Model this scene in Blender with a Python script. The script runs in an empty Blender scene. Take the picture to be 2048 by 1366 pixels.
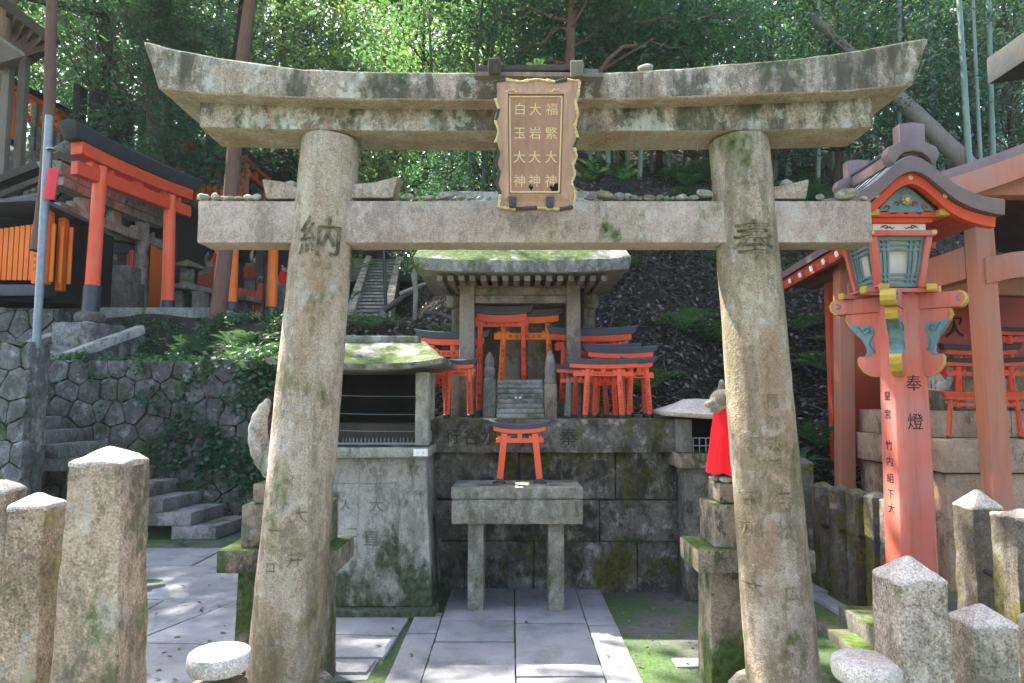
import bpy, bmesh, math, random
import numpy as np
from mathutils import Vector, Matrix, noise as mnoise

R = math.radians
PI = math.pi
SC = bpy.context.scene
COL = SC.collection

# ------------------------------------------------------------------ camera
EYE = 1.55
FPX = 1400.0                      # focal length in pixels of the 2048 px wide photograph
PITCH = math.atan(117.0 / FPX)
cam_d = bpy.data.cameras.new('camera')
cam_d.sensor_width = 36.0
cam_d.lens = FPX / 2048.0 * 36.0
cam_d.clip_start = 0.05
cam_d.clip_end = 400
cam = bpy.data.objects.new('camera', cam_d)
COL.objects.link(cam)
cam.location = (0, 0, EYE)
cam.rotation_euler = (PI / 2 + PITCH, 0, 0)
SC.camera = cam

# ------------------------------------------------------------------ light
SUN_TO = Vector((-0.52, 0.42, 0.95)).normalized()       # direction towards the sun
world = bpy.data.worlds.new('World')
SC.world = world
world.use_nodes = True
wn = world.node_tree
bg = wn.nodes['Background']
sky = wn.nodes.new('ShaderNodeTexSky')
sky.sky_type = 'NISHITA'
sky.sun_disc = False
sky.sun_elevation = math.asin(SUN_TO.z)
sky.sun_rotation = math.atan2(SUN_TO.x, SUN_TO.y)
sky.air_density = 1.0
sky.dust_density = 2.5
sky.ozone_density = 1.0
wn.links.new(sky.outputs[0], bg.inputs[0])
bg.inputs[1].default_value = 0.15
sun_d = bpy.data.lights.new('sun', 'SUN')
sun_d.energy = 5.0
sun_d.angle = R(0.55)
sun_d.color = (1.0, 0.95, 0.86)
sun = bpy.data.objects.new('sun', sun_d)
COL.objects.link(sun)
sun.rotation_euler = SUN_TO.to_track_quat('Z', 'Y').to_euler()
vs = SC.view_settings
vs.view_transform = 'Standard'
vs.look = 'None'
vs.exposure = 2.45
vs.gamma = 1.0
vs.use_curve_mapping = False
SC.cycles.max_bounces = 8
SC.cycles.diffuse_bounces = 4
SC.cycles.glossy_bounces = 2
SC.cycles.transmission_bounces = 4
SC.cycles.transparent_max_bounces = 8
SC.cycles.sample_clamp_indirect = 8.0


# ------------------------------------------------------------------ helpers
def at(px, py, Y):
    """A point of the place: what the photograph shows at pixel (px, py), Y metres ahead."""
    u = (px - 1024.0) / FPX
    v = (683.0 - py) / FPX
    c, s = math.cos(PITCH), math.sin(PITCH)
    t = Y / (c - v * s)
    return Vector((u * t, Y, EYE + t * (s + v * c)))


def atz(px, py, z):
    """Same, for a point known to lie at height z."""
    u = (px - 1024.0) / FPX
    v = (683.0 - py) / FPX
    c, s = math.cos(PITCH), math.sin(PITCH)
    t = (z - EYE) / (s + v * c)
    return Vector((u * t, t * (c - v * s), z))


class MB:
    """Collects shapes that become ONE mesh object."""
    def __init__(s):
        s.v, s.f = [], []

    def add(s, vs, fs):
        o = len(s.v)
        s.v.extend(Vector(p) for p in vs)
        s.f.extend(tuple(i + o for i in f) for f in fs)
        return s

    def box(s, x0, x1, y0, y1, z0, z1, M=None):
        p = [Vector(q) for q in ((x0, y0, z0), (x1, y0, z0), (x1, y1, z0), (x0, y1, z0),
                                 (x0, y0, z1), (x1, y0, z1), (x1, y1, z1), (x0, y1, z1))]
        if M is not None:
            p = [M @ q for q in p]
        return s.add(p, [(0, 3, 2, 1), (4, 5, 6, 7), (0, 1, 5, 4), (1, 2, 6, 5), (2, 3, 7, 6), (3, 0, 4, 7)])

    def hexa(s, b, t):
        return s.add(list(b) + list(t), [(0, 3, 2, 1), (4, 5, 6, 7), (0, 1, 5, 4), (1, 2, 6, 5), (2, 3, 7, 6), (3, 0, 4, 7)])

    def bar(s, a, b, w, d, up=(0, 0, 1)):
        """Square bar from a to b, w across, d along `up`."""
        a, b = Vector(a), Vector(b)
        t = (b - a).normalized()
        u = Vector(up)
        r = t.cross(u)
        if r.length < 1e-5:
            u = Vector((0, 1, 0)); r = t.cross(u)
        r.normalize(); u = r.cross(t).normalized()
        q = [(-1, -1), (1, -1), (1, 1), (-1, 1)]
        A = [a + r * (i * w / 2) + u * (j * d / 2) for i, j in q]
        B = [b + r * (i * w / 2) + u * (j * d / 2) for i, j in q]
        return s.hexa(A, B)

    def tube(s, pts, rad, n=12, cap=True):
        pts = [Vector(p) for p in pts]
        if not isinstance(rad, (list, tuple)):
            rad = [rad] * len(pts)
        o = len(s.v)
        ref = None
        for i, p in enumerate(pts):
            t = (pts[min(i + 1, len(pts) - 1)] - pts[max(i - 1, 0)]).normalized()
            if ref is None:
                ref = Vector((1, 0, 0)) if abs(t.x) < 0.9 else Vector((0, 1, 0))
            e1 = (ref - t * ref.dot(t)).normalized()
            e2 = t.cross(e1)
            ref = e1
            for k in range(n):
                a = 2 * PI * k / n
                s.v.append(p + (e1 * math.cos(a) + e2 * math.sin(a)) * rad[i])
        for i in range(len(pts) - 1):
            for k in range(n):
                a = o + i * n + k; b = o + i * n + (k + 1) % n
                s.f.append((a, b, b + n, a + n))
        if cap:
            s.f.append(tuple(o + k for k in reversed(range(n))))
            e = o + (len(pts) - 1) * n
            s.f.append(tuple(e + k for k in range(n)))
        return s

    def lathe(s, c, prof, n=24):
        """prof: (radius, z) pairs from the bottom up."""
        c = Vector(c)
        return s.tube([c + Vector((0, 0, z)) for _, z in prof], [r for r, _ in prof], n)

    def loft(s, secs, cap=True, close=True):
        """secs: rings with equal counts."""
        n = len(secs[0]); o = len(s.v)
        for r in secs:
            s.v.extend(Vector(p) for p in r)
        for i in range(len(secs) - 1):
            for k in range(n if close else n - 1):
                a = o + i * n + k; b = o + i * n + (k + 1) % n
                s.f.append((a, b, b + n, a + n))
        if cap and close:
            s.f.append(tuple(o + k for k in reversed(range(n))))
            e = o + (len(secs) - 1) * n
            s.f.append(tuple(e + k for k in range(n)))
        return s

    def prism(s, poly, d0, d1, fr):
        """2-D outline extruded from depth d0 to d1; fr(u, v, d) gives the point."""
        n = len(poly)
        return s.add([fr(u, v, d0) for u, v in poly] + [fr(u, v, d1) for u, v in poly],
                     [tuple(range(n))[::-1], tuple(range(n, 2 * n))] +
                     [(k, (k + 1) % n, n + (k + 1) % n, n + k) for k in range(n)])

    def build(s, name, mat, parent=None, bevel=0, seg=2, smooth=35, sub=0, rough=0, rscale=6.0, maxlen=0):
        me = bpy.data.meshes.new(name)
        bm = bmesh.new()
        vv = [bm.verts.new(p) for p in s.v]
        for f in s.f:
            try:
                bm.faces.new([vv[i] for i in f])
            except ValueError:
                pass
        bmesh.ops.recalc_face_normals(bm, faces=bm.faces)
        if bevel:
            ed = [e for e in bm.edges if len(e.link_faces) == 2 and e.calc_face_angle(0) > R(28)]
            bmesh.ops.bevel(bm, geom=ed, offset=bevel, segments=seg, profile=0.6, affect='EDGES', clamp_overlap=True)
        if maxlen:
            for _ in range(7):
                ed = [e for e in bm.edges if e.calc_length() > maxlen]
                if not ed or len(bm.faces) > 60000:
                    break
                bmesh.ops.subdivide_edges(bm, edges=ed, cuts=1, use_grid_fill=True)
            bmesh.ops.triangulate(bm, faces=[f for f in bm.faces if len(f.verts) > 4])
        if rough:
            bm.normal_update()
            mv = []
            for v in bm.verts:
                p = v.co * rscale
                a = mnoise.noise(p) * 0.6 + mnoise.noise(p * 2.9 + Vector((7, 3, 1))) * 0.4
                mv.append(v.normal * (a * rough))
            for v, d in zip(bm.verts, mv):
                v.co += d
        bm.to_mesh(me); bm.free()
        me.materials.append(mat)
        if smooth:
            me.shade_smooth()
            me.set_sharp_from_angle(angle=R(smooth))
        o = bpy.data.objects.new(name, me)
        COL.objects.link(o)
        if parent is not None:
            o.parent = parent
            o.matrix_parent_inverse = parent.matrix_world.inverted() if False else Matrix.Translation(-parent.location)
        return o


def tag(o, label, cat, group=None):
    o['label'] = label
    o['category'] = cat
    if group:
        o['group'] = group
    return o


def thing(name, label, cat, loc, group=None):
    """An Empty at the thing's base; parts are modelled in world space and keep their place."""
    o = bpy.data.objects.new(name, None)
    o.empty_display_size = 0.1
    COL.objects.link(o)
    o.location = loc
    return tag(o, label, cat, group)


def struct(o):
    o['kind'] = 'structure'
    return o


def copy_tree(root, loc, rotz=0, scale=1, label=None):
    r = root.copy(); COL.objects.link(r)
    r.location = loc; r.rotation_euler = (0, 0, rotz)
    r.scale = scale if isinstance(scale, (tuple, list)) else (scale,) * 3
    if label:
        r['label'] = label
    for ch in list(root.children):
        c = ch.copy(); COL.objects.link(c); c.parent = r
        for g in list(ch.children):
            d = g.copy(); COL.objects.link(d); d.parent = c
    return r


def arrmesh(name, V, F, mat, parent=None):
    """Mesh object from numpy arrays: V (n,3), F (m,k)."""
    me = bpy.data.meshes.new(name)
    k = F.shape[1]
    me.vertices.add(len(V)); me.vertices.foreach_set('co', V.astype(np.float32).ravel())
    me.loops.add(F.size); me.loops.foreach_set('vertex_index', F.astype(np.int32).ravel())
    me.polygons.add(len(F))
    me.polygons.foreach_set('loop_start', np.arange(0, F.size, k, dtype=np.int32))
    me.polygons.foreach_set('loop_total', np.full(len(F), k, dtype=np.int32))
    me.update(calc_edges=True)
    me.materials.append(mat)
    o = bpy.data.objects.new(name, me)
    COL.objects.link(o)
    if parent is not None:
        o.parent = parent
        o.matrix_parent_inverse = Matrix.Translation(-parent.location)
    return o


# ------------------------------------------------------------------ writing
_font_ob = None
_glyphs = {}


def glyph(ch):
    """Flat outline of one character, centred, in a unit cell: (verts2d, faces)."""
    global _font_ob
    if ch in _glyphs:
        return _glyphs[ch]
    if _font_ob is None:
        cu = bpy.data.curves.new('lettering', 'FONT')
        cu.resolution_u = 3
        _font_ob = bpy.data.objects.new('lettering', cu)
        COL.objects.link(_font_ob)
    _font_ob.data.body = ch
    bpy.context.view_layer.update()
    dg = bpy.context.evaluated_depsgraph_get()
    me = bpy.data.meshes.new_from_object(_font_ob.evaluated_get(dg))
    vs = [(v.co.x, v.co.y) for v in me.vertices]
    fs = [tuple(p.vertices) for p in me.polygons]
    bpy.data.meshes.remove(me)
    if vs:
        x0 = min(v[0] for v in vs); x1 = max(v[0] for v in vs)
        y0 = min(v[1] for v in vs); y1 = max(v[1] for v in vs)
        vs = [(v[0] - (x0 + x1) / 2, v[1] - (y0 + y1) / 2) for v in vs]
    _glyphs[ch] = (vs, fs)
    return _glyphs[ch]


def write(mb, chars, fn, size, u0=0.0, v0=0.0, step=None, squash=1.0, vertical=True):
    """Writes characters downwards (or along) through fn(u, v) -> point; each about `size` tall."""
    step = step if step is not None else size * 1.15
    for i, ch in enumerate(chars):
        if ch == ' ':
            continue
        vs, fs = glyph(ch)
        cu, cv = (u0, v0 - i * step) if vertical else (u0 + i * step, v0)
        mb.add([fn(cu + a * size * squash, cv + b * size) for a, b in vs], fs)
    return mb


def write_parts(parent, name, mat, chars, fn, size, u0=0.0, v0=0.0, step=None):
    """One child object per character."""
    step = step if step is not None else size * 1.15
    for i, ch in enumerate(chars):
        mb = MB()
        write(mb, ch, fn, size, u0, v0 - i * step)
        mb.build(name, mat, parent, smooth=0)


def lettering_done():
    global _font_ob
    if _font_ob is not None:
        d = _font_ob.data
        bpy.data.objects.remove(_font_ob); bpy.data.curves.remove(d)
        _font_ob = None


# ------------------------------------------------------------------ materials
class NT:
    def __init__(s, name):
        s.m = bpy.data.materials.new(name)
        s.m.use_nodes = True
        s.t = s.m.node_tree
        s.b = s.t.nodes['Principled BSDF']
        s.out = s.t.nodes['Material Output']
        s.pos = s.n('ShaderNodeNewGeometry').outputs['Position']

    def n(s, ty, **kw):
        o = s.t.nodes.new(ty)
        for k, v in kw.items():
            setattr(o, k, v)
        return o

    def l(s, a, b):
        s.t.links.new(a, b)

    def map(s, vec, sc, loc=(0, 0, 0)):
        o = s.n('ShaderNodeMapping')
        s.l(vec, o.inputs[0])
        o.inputs['Scale'].default_value = sc
        o.inputs['Location'].default_value = loc
        return o.outputs[0]

    def noise(s, scale, detail=3, rough=0.55, vec=None, dist=0.0):
        o = s.n('ShaderNodeTexNoise')
        s.l(vec if vec is not None else s.pos, o.inputs['Vector'])
        o.inputs['Scale'].default_value = scale
        o.inputs['Detail'].default_value = detail
        o.inputs['Roughness'].default_value = rough
        o.inputs['Distortion'].default_value = dist
        return o.outputs['Fac']

    def ramp(s, fac, stops, interp='LINEAR'):
        o = s.n('ShaderNodeValToRGB')
        o.color_ramp.interpolation = interp
        e = o.color_ramp.elements
        while len(e) < len(stops):
            e.new(0.5)
        for q, (p, c) in zip(e, stops):
            q.position = p
            q.color = (c, c, c, 1) if not isinstance(c, (tuple, list)) else (*c, 1)
        s.l(fac, o.inputs[0])
        return o.outputs[0]

    def mix(s, fac, a, b, blend='MIX'):
        o = s.n('ShaderNodeMix', data_type='RGBA', blend_type=blend)
        for k, v in ((0, fac), (6, a), (7, b)):
            if hasattr(v, 'is_output'):
                s.l(v, o.inputs[k])
            else:
                o.inputs[k].default_value = v if k == 0 else (*v, 1)
        return o.outputs[2]

    def math(s, op, a, b=0.0):
        o = s.n('ShaderNodeMath', operation=op)
        for k, v in ((0, a), (1, b)):
            if hasattr(v, 'is_output'):
                s.l(v, o.inputs[k])
            else:
                o.inputs[k].default_value = v
        o.use_clamp = False
        return o.outputs[0]

    def bump(s, h, strength=0.4, dist=0.01):
        o = s.n('ShaderNodeBump')
        o.inputs['Strength'].default_value = strength
        o.inputs['Distance'].default_value = dist
        s.l(h, o.inputs['Height'])
        s.l(o.outputs[0], s.b.inputs['Normal'])

    def done(s, col, rough=0.85, spec=0.3):
        if hasattr(col, 'is_output'):
            s.l(col, s.b.inputs['Base Color'])
        else:
            s.b.inputs['Base Color'].default_value = (*col, 1)
        if hasattr(rough, 'is_output'):
            s.l(rough, s.b.inputs['Roughness'])
        else:
            s.b.inputs['Roughness'].default_value = rough
        s.b.inputs['Specular IOR Level'].default_value = spec
        return s.m


def stone(name, base, base2, speck=0.5, stain=0.5, stain_col=(0.05, 0.045, 0.03), rust=0.0, moss=0.3,
          moss_up=0.9, lichen=0.2, bump=0.5, seed=0.0, streak=0.5, mosscol=(0.06, 0.09, 0.018), grain=150.0, low_moss=0.0, blotch=0.5):
    """Weathered granite: grain, dark run-off stains, rust, pale lichen, moss on upward faces."""
    m = NT(name)
    P = m.map(m.pos, (1, 1, 1), (seed, seed * 0.7, seed * 1.3))
    col = m.mix(m.ramp(m.noise(2.2, 5, 0.6, P), [(0.35, 0.0), (0.65, 1.0)]), base, base2)
    g = m.noise(grain, 2, 0.7, P)
    col = m.mix(speck, col, m.ramp(g, [(0.33, 0.22), (0.47, 0.85), (0.56, 1.0), (0.70, 1.75)]), 'MULTIPLY')
    g2 = m.noise(grain * 0.28, 4, 0.7, P)
    col = m.mix(speck * 0.8, col, m.ramp(g2, [(0.30, 0.45), (0.5, 1.0), (0.68, 1.4)]), 'MULTIPLY')
    if rust:
        rn = m.noise(1.6, 6, 0.62, m.map(P, (2.0, 2.0, 0.45)))
        col = m.mix(m.math('MULTIPLY', m.ramp(rn, [(0.48, 0.0), (0.66, 1.0)]), rust), col, (0.20, 0.095, 0.03))
    if lichen:
        ln = m.noise(7.0, 6, 0.68, P)
        lm = m.math('MULTIPLY', m.ramp(ln, [(0.55, 0.0), (0.63, 1.0)]), lichen)
        col = m.mix(lm, col, (0.44, 0.43, 0.39))
    if stain:
        sn = m.noise(3.2, 7, 0.66, m.map(P, (2.0, 2.0, 2.0 - 1.75 * streak)), 0.3)
        gz_ = m.n('ShaderNodeNewGeometry'); sz_ = m.n('ShaderNodeSeparateXYZ'); m.l(gz_.outputs['Normal'], sz_.inputs[0])
        under = m.math('ADD', m.math('MULTIPLY', m.math('GREATER_THAN', sz_.outputs[2], -0.5), 0.85), 0.15)
        sm = m.math('MULTIPLY', m.math('MULTIPLY', m.ramp(sn, [(0.47, 0.0), (0.60, 1.0)]), stain), under)
        col = m.mix(sm, col, stain_col)
    geo = m.n('ShaderNodeNewGeometry')
    sep0 = m.n('ShaderNodeSeparateXYZ'); m.l(geo.outputs['Normal'], sep0.inputs[0])
    if blotch:                                            # crusts of black and white lichen, none on undersides
        reg = m.noise(2.6, 3, 0.55, m.map(P, (1, 1, .7), (3, 9, 1)))
        side = m.ramp(sep0.outputs[2], [(0.0, 0.0), (0.28, 1.0)]) if False else m.math('GREATER_THAN', sep0.outputs[2], -0.5)
        bn = m.noise(19, 8, 0.78, m.map(P, (1, 1, .55)))
        bm_k = m.math('MULTIPLY', m.ramp(m.math('ADD', bn, m.math('MULTIPLY', m.math('SUBTRACT', reg, .5), .75)), [(0.535, 0.0), (0.60, 1.0)]), side)
        col = m.mix(m.math('MULTIPLY', bm_k, blotch), col, tuple(c * .9 for c in stain_col))
        wn_ = m.noise(14, 8, 0.78, m.map(P, (1, 1, .8), (8, 1, 4)))
        wm = m.math('MULTIPLY', m.ramp(m.math('SUBTRACT', wn_, m.math('MULTIPLY', m.math('SUBTRACT', reg, .5), .6)), [(0.56, 0.0), (0.62, 1.0)]), side)
        col = m.mix(m.math('MULTIPLY', wm, min(.55, lichen * .62 + .04)), col, tuple(min(.6, c * 1.55 + .03) for c in base))
    sep = m.n('ShaderNodeSeparateXYZ'); m.l(geo.outputs['Normal'], sep.inputs[0])
    if moss or moss_up:
        mn = m.noise(3.6, 7, 0.66, m.map(P, (1, 1, 0.6), (5, 2, 8)))
        up = m.math('MULTIPLY', m.ramp(sep.outputs[2], [(0.45, 0.0), (0.8, 1.0)]), moss_up)
        th = m.math('ADD', m.math('MULTIPLY', up, 0.26), m.math('MULTIPLY', moss, 0.16))
        if low_moss:
            sz = m.n('ShaderNodeSeparateXYZ'); m.l(m.pos, sz.inputs[0])
            th = m.math('ADD', th, m.math('MULTIPLY', m.ramp(sz.outputs[2], [(0.0, 1.0), (0.75, 0.0)]), low_moss * 0.25))
        mm = m.math('MULTIPLY', m.ramp(m.math('ADD', mn, th), [(0.60, 0.0), (0.70, 1.0)]), m.math('GREATER_THAN', sep.outputs[2], -0.5))
        mc = m.mix(m.ramp(m.noise(30, 3, 0.6, P), [(0.3, 0.0), (0.7, 1.0)]), tuple(c * 0.5 for c in mosscol), tuple(min(1, c * 1.6) for c in mosscol))
        col = m.mix(mm, col, mc)
    h = m.math('ADD', m.math('MULTIPLY', g, 0.35), m.math('MULTIPLY', g2, 0.9))
    h = m.math('ADD', h, m.math('MULTIPLY', m.noise(11, 5, 0.6, P), 1.2))
    m.bump(h, bump, 0.012)
    return m.done(col, 0.9, 0.25)


def plain(name, c, rough=0.6, spec=0.4, var=0.25, scale=5.0, bump=0.0, metal=0.0, bscale=60, stretch=(1, 1, 1)):
    m = NT(name)
    P = m.map(m.pos, stretch)
    f = m.noise(scale, 6, 0.65, P)
    col = m.mix(m.ramp(f, [(0.3, 0.0), (0.7, 1.0)]), tuple(x * (1 - var) for x in c), tuple(min(1, x * (1 + var)) for x in c))
    if bump:
        m.bump(m.noise(bscale, 4, 0.6, P), bump, 0.006)
    m.b.inputs['Metallic'].default_value = metal
    return m.done(col, rough, spec)


def paint(name, c, fade, wear=0.4, rough=0.5):
    """Painted timber: faded patches, dirt and chips down the grain."""
    m = NT(name)
    P = m.map(m.pos, (1, 1, 0.3))
    col = m.mix(m.ramp(m.noise(2.4, 5, 0.6), [(0.35, 0.0), (0.68, 1.0)]), c, fade)
    g = m.noise(26, 5, 0.65, m.map(m.pos, (1, 1, 0.08)))
    col = m.mix(m.math('MULTIPLY', m.ramp(g, [(0.52, 0.0), (0.72, 1.0)]), wear * 0.6), col, tuple(x * 0.45 for x in c))
    ch = m.noise(9, 8, 0.75, P)
    col = m.mix(m.math('MULTIPLY', m.ramp(ch, [(0.66, 0.0), (0.70, 1.0)]), wear), col, (0.16, 0.09, 0.06))
    m.bump(m.math('ADD', g, m.math('MULTIPLY', ch, 0.5)), 0.18, 0.004)
    return m.done(col, m.ramp(g, [(0.3, rough * 0.8), (0.7, min(1, rough * 1.4))]), 0.35)


def wood(name, c, c2, rough=0.8, axis=(8, 8, 0.6)):
    m = NT(name)
    g = m.noise(6, 7, 0.65, m.map(m.pos, axis), 0.4)
    col = m.mix(m.ramp(g, [(0.32, 0.0), (0.68, 1.0)]), c, c2)
    col = m.mix(m.math('MULTIPLY', m.ramp(m.noise(3, 5, 0.6), [(0.5, 0.0), (0.75, 1.0)]), 0.5), col, tuple(x * 0.4 for x in c))
    m.bump(g, 0.35, 0.006)
    return m.done(col, rough, 0.25)


def leafmat(name, c, c2, trans=0.45, rough=0.42, spec=0.5, brown=None):
    """Leaf: two greens by place and by tree, glossy upper side, light shining through."""
    m = NT(name)
    oi = m.n('ShaderNodeObjectInfo')
    f = m.math('ADD', m.noise(0.9, 2, 0.5), m.math('MULTIPLY', m.math('SUBTRACT', oi.outputs['Random'], 0.5), 0.35))
    f2 = m.noise(9.0, 2, 0.5)
    f = m.math('ADD', m.math('MULTIPLY', f, 0.55), m.math('MULTIPLY', f2, 0.45))
    col = m.mix(m.ramp(f, [(0.36, 0.0), (0.64, 1.0)]), c, c2)
    if brown:
        col = m.mix(m.ramp(m.noise(23, 1, 0.5), [(0.60, 0.0), (0.64, 1.0)]), col, brown)
    m.done(col, rough, spec)
    tr = m.n('ShaderNodeBsdfTranslucent')
    m.l(m.mix(1.0, col, (1.6, 1.9, 0.7), 'MULTIPLY'), tr.inputs[0])
    ms = m.n('ShaderNodeMixShader')
    ms.inputs[0].default_value = trans
    m.l(m.b.outputs[0], ms.inputs[1]); m.l(tr.outputs[0], ms.inputs[2])
    m.l(ms.outputs[0], m.out.inputs[0])
    return m.m


M = {}
M['torii'] = stone('granite_torii', (0.45, 0.355, 0.285), (0.35, 0.27, 0.20), speck=0.6, stain=0.85, stain_col=(0.055, 0.05, 0.03), rust=0.5, moss=0.3, lichen=0.6, streak=0.72, mosscol=(0.05, 0.055, 0.018), seed=3.1, bump=.7)
M['pillar'] = stone('granite_pillar', (0.43, 0.335, 0.25), (0.33, 0.255, 0.17), speck=0.55, stain=0.6, stain_col=(0.10, 0.085, 0.04), rust=0.6, moss=0.3, lichen=0.28, streak=1.0, mosscol=(0.095, 0.095, 0.03), seed=11.0, bump=.7)
M['nuki'] = stone('granite_crossbeam', (0.46, 0.35, 0.285), (0.36, 0.265, 0.205), speck=0.5, stain=0.18, rust=0.2, moss=0.08, lichen=0.3, streak=0.5, seed=21, blotch=.3)
M['post'] = stone('granite_post', (0.39, 0.275, 0.185), (0.29, 0.20, 0.13), speck=0.55, stain=0.65, stain_col=(0.045, 0.04, 0.02), rust=0.2, moss=0.2, moss_up=0.1, lichen=0.25, bump=0.7, seed=5, grain=110)
M['postgrey'] = stone('granite_post_grey', (0.40, 0.315, 0.24), (0.29, 0.225, 0.17), speck=0.8, stain=0.5, stain_col=(0.07, 0.065, 0.035), moss=0.25, moss_up=0.1, lichen=0.3, bump=0.7, seed=15, grain=110)
M['postlichen'] = stone('granite_post_yellow_lichen', (0.39, 0.28, 0.19), (0.29, 0.20, 0.13), speck=0.75, stain=0.4, rust=0.2, moss=0.6, moss_up=0.0, lichen=0.3, bump=0.7, seed=25, grain=110, mosscol=(0.22, 0.19, 0.07))
M['postmoss'] = stone('granite_post_mossy', (0.17, 0.135, 0.10), (0.11, 0.09, 0.07), speck=0.6, stain=0.6, moss=0.6, moss_up=0.0, lichen=0.3, bump=0.6, seed=8, mosscol=(0.085, 0.08, 0.01), streak=0.9)
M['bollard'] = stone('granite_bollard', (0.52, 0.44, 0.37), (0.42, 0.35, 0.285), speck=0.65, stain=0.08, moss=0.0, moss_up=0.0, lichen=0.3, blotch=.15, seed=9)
M['ped'] = stone('pedestal_stone', (0.27, 0.215, 0.155), (0.19, 0.155, 0.11), speck=0.6, stain=0.6, rust=0.2, moss=0.45, moss_up=0.8, lichen=0.25, seed=12, mosscol=(0.045, 0.07, 0.015), stain_col=(0.04, 0.038, 0.022), blotch=.8, low_moss=.3)
M['house'] = stone('stone_candle_house', (0.36, 0.345, 0.285), (0.27, 0.255, 0.205), speck=0.4, stain=0.5, stain_col=(0.08, 0.075, 0.05), moss=0.15, moss_up=0.8, lichen=0.15, seed=14, low_moss=0.9, mosscol=(0.05, 0.06, 0.03))
M['roofstone'] = stone('mossy_roof_stone', (0.29, 0.28, 0.25), (0.19, 0.18, 0.155), speck=0.5, stain=0.6, stain_col=(0.06, 0.055, 0.04), moss=0.4, moss_up=0.55, lichen=0.5, seed=17, mosscol=(0.055, 0.08, 0.016), bump=1.0)
M['shrine'] = stone('shrine_stone', (0.25, 0.20, 0.155), (0.19, 0.15, 0.115), speck=0.35, stain=0.4, rust=0.25, moss=0.1, moss_up=0.8, lichen=0.15, seed=18)
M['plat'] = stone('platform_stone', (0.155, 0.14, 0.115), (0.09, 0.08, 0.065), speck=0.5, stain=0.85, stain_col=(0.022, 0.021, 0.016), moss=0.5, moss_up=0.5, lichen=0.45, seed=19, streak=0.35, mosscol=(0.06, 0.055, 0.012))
M['table'] = stone('altar_table_stone', (0.27, 0.255, 0.20), (0.19, 0.175, 0.13), speck=0.5, stain=0.5, moss=0.25, moss_up=0.0, lichen=0.3, seed=23, mosscol=(0.06, 0.06, 0.02))
M['wall'] = stone('retaining_wall_stone', (0.165, 0.145, 0.125), (0.085, 0.075, 0.065), speck=0.6, stain=0.6, stain_col=(0.045, 0.042, 0.032), moss=0.35, moss_up=0.6, lichen=0.4, seed=27, streak=0.1, bump=1.0, mosscol=(0.035, 0.052, 0.012))
M['wallpale'] = stone('pale_rubble_stone', (0.235, 0.215, 0.195), (0.12, 0.11, 0.10), speck=0.6, stain=0.6, stain_col=(0.06, 0.058, 0.045), moss=0.45, moss_up=0.6, lichen=0.5, seed=57, streak=0.1, bump=1.0, mosscol=(0.04, 0.065, 0.014))
M['greytorii'] = stone('pale_grey_torii_stone', (0.33, 0.31, 0.275), (0.24, 0.225, 0.20), speck=0.4, stain=0.35, moss=0.1, moss_up=0.5, lichen=0.2, seed=59)
M['walldark'] = plain('wall_joint_earth', (0.045, 0.045, 0.030), 0.95, 0.1, 0.6, 9)
M['step'] = stone('step_stone', (0.25, 0.235, 0.21), (0.18, 0.165, 0.145), speck=0.45, stain=0.3, moss=0.1, moss_up=0.3, lichen=0.2, seed=31)
M['stairlit'] = stone('stair_stone_lit', (0.40, 0.36, 0.32), (0.32, 0.28, 0.24), speck=0.3, stain=0.25, moss=0.05, moss_up=0.2, lichen=0.3, seed=33)  # pale stone with the sunlight on stairs and kerbs put into its colour
M['slate'] = stone('dark_slate_stone', (0.035, 0.037, 0.042), (0.025, 0.027, 0.03), speck=0.2, stain=0.2, moss=0.05, moss_up=0.6, lichen=0.05, seed=35, bump=0.2)
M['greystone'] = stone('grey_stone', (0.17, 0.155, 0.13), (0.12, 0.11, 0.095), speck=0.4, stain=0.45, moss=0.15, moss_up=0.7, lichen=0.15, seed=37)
M['pebble'] = stone('pebble_stone', (0.47, 0.41, 0.35), (0.33, 0.27, 0.22), speck=0.4, stain=0.1, moss=0, moss_up=0, lichen=0.2, seed=41, bump=0.3)
M['fox'] = stone('fox_stone', (0.44, 0.40, 0.33), (0.32, 0.285, 0.225), speck=0.5, stain=0.4, moss=0.15, moss_up=0.3, lichen=0.3, seed=43)
def groove_shade(name, a, b):  # shade of carved grooves put into a dark colour on flat letters
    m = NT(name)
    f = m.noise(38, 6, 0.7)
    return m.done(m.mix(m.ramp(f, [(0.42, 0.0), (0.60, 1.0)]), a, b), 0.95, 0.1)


M['carve'] = groove_shade('carving_shade', (0.06, 0.048, 0.028), (0.20, 0.155, 0.09))
M['carvefaint'] = groove_shade('carving_shade_worn', (0.13, 0.10, 0.06), (0.30, 0.225, 0.14))
M['carvegrey'] = plain('carving_shade_and_print_grey', (0.13, 0.125, 0.095), 0.95, 0.1, 0.3, 30)  # groove shade as a grey colour; also the sticker's print
M['carveplat'] = plain('carving_shade_dark', (0.045, 0.042, 0.032), 0.95, 0.1, 0.4, 30)
M['ink'] = plain('black_ink', (0.012, 0.010, 0.010), 0.7, 0.3, 0.3, 20)
M['red'] = paint('vermilion_paint', (0.62, 0.052, 0.012), (0.60, 0.085, 0.028), 0.3)
M['redpost'] = paint('faded_vermilion_paint', (0.45, 0.145, 0.08), (0.35, 0.17, 0.115), 0.5, 0.6)
M['redpink'] = paint('pale_vermilion_paint', (0.74, 0.082, 0.026), (0.70, 0.125, 0.055), 0.3)
M['redlamp'] = paint('faded_lantern_paint', (0.58, 0.115, 0.068), (0.48, 0.185, 0.145), 0.7)
M['orange'] = paint('orange_paint', (0.68, 0.125, 0.006), (0.74, 0.17, 0.012), 0.3)
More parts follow.
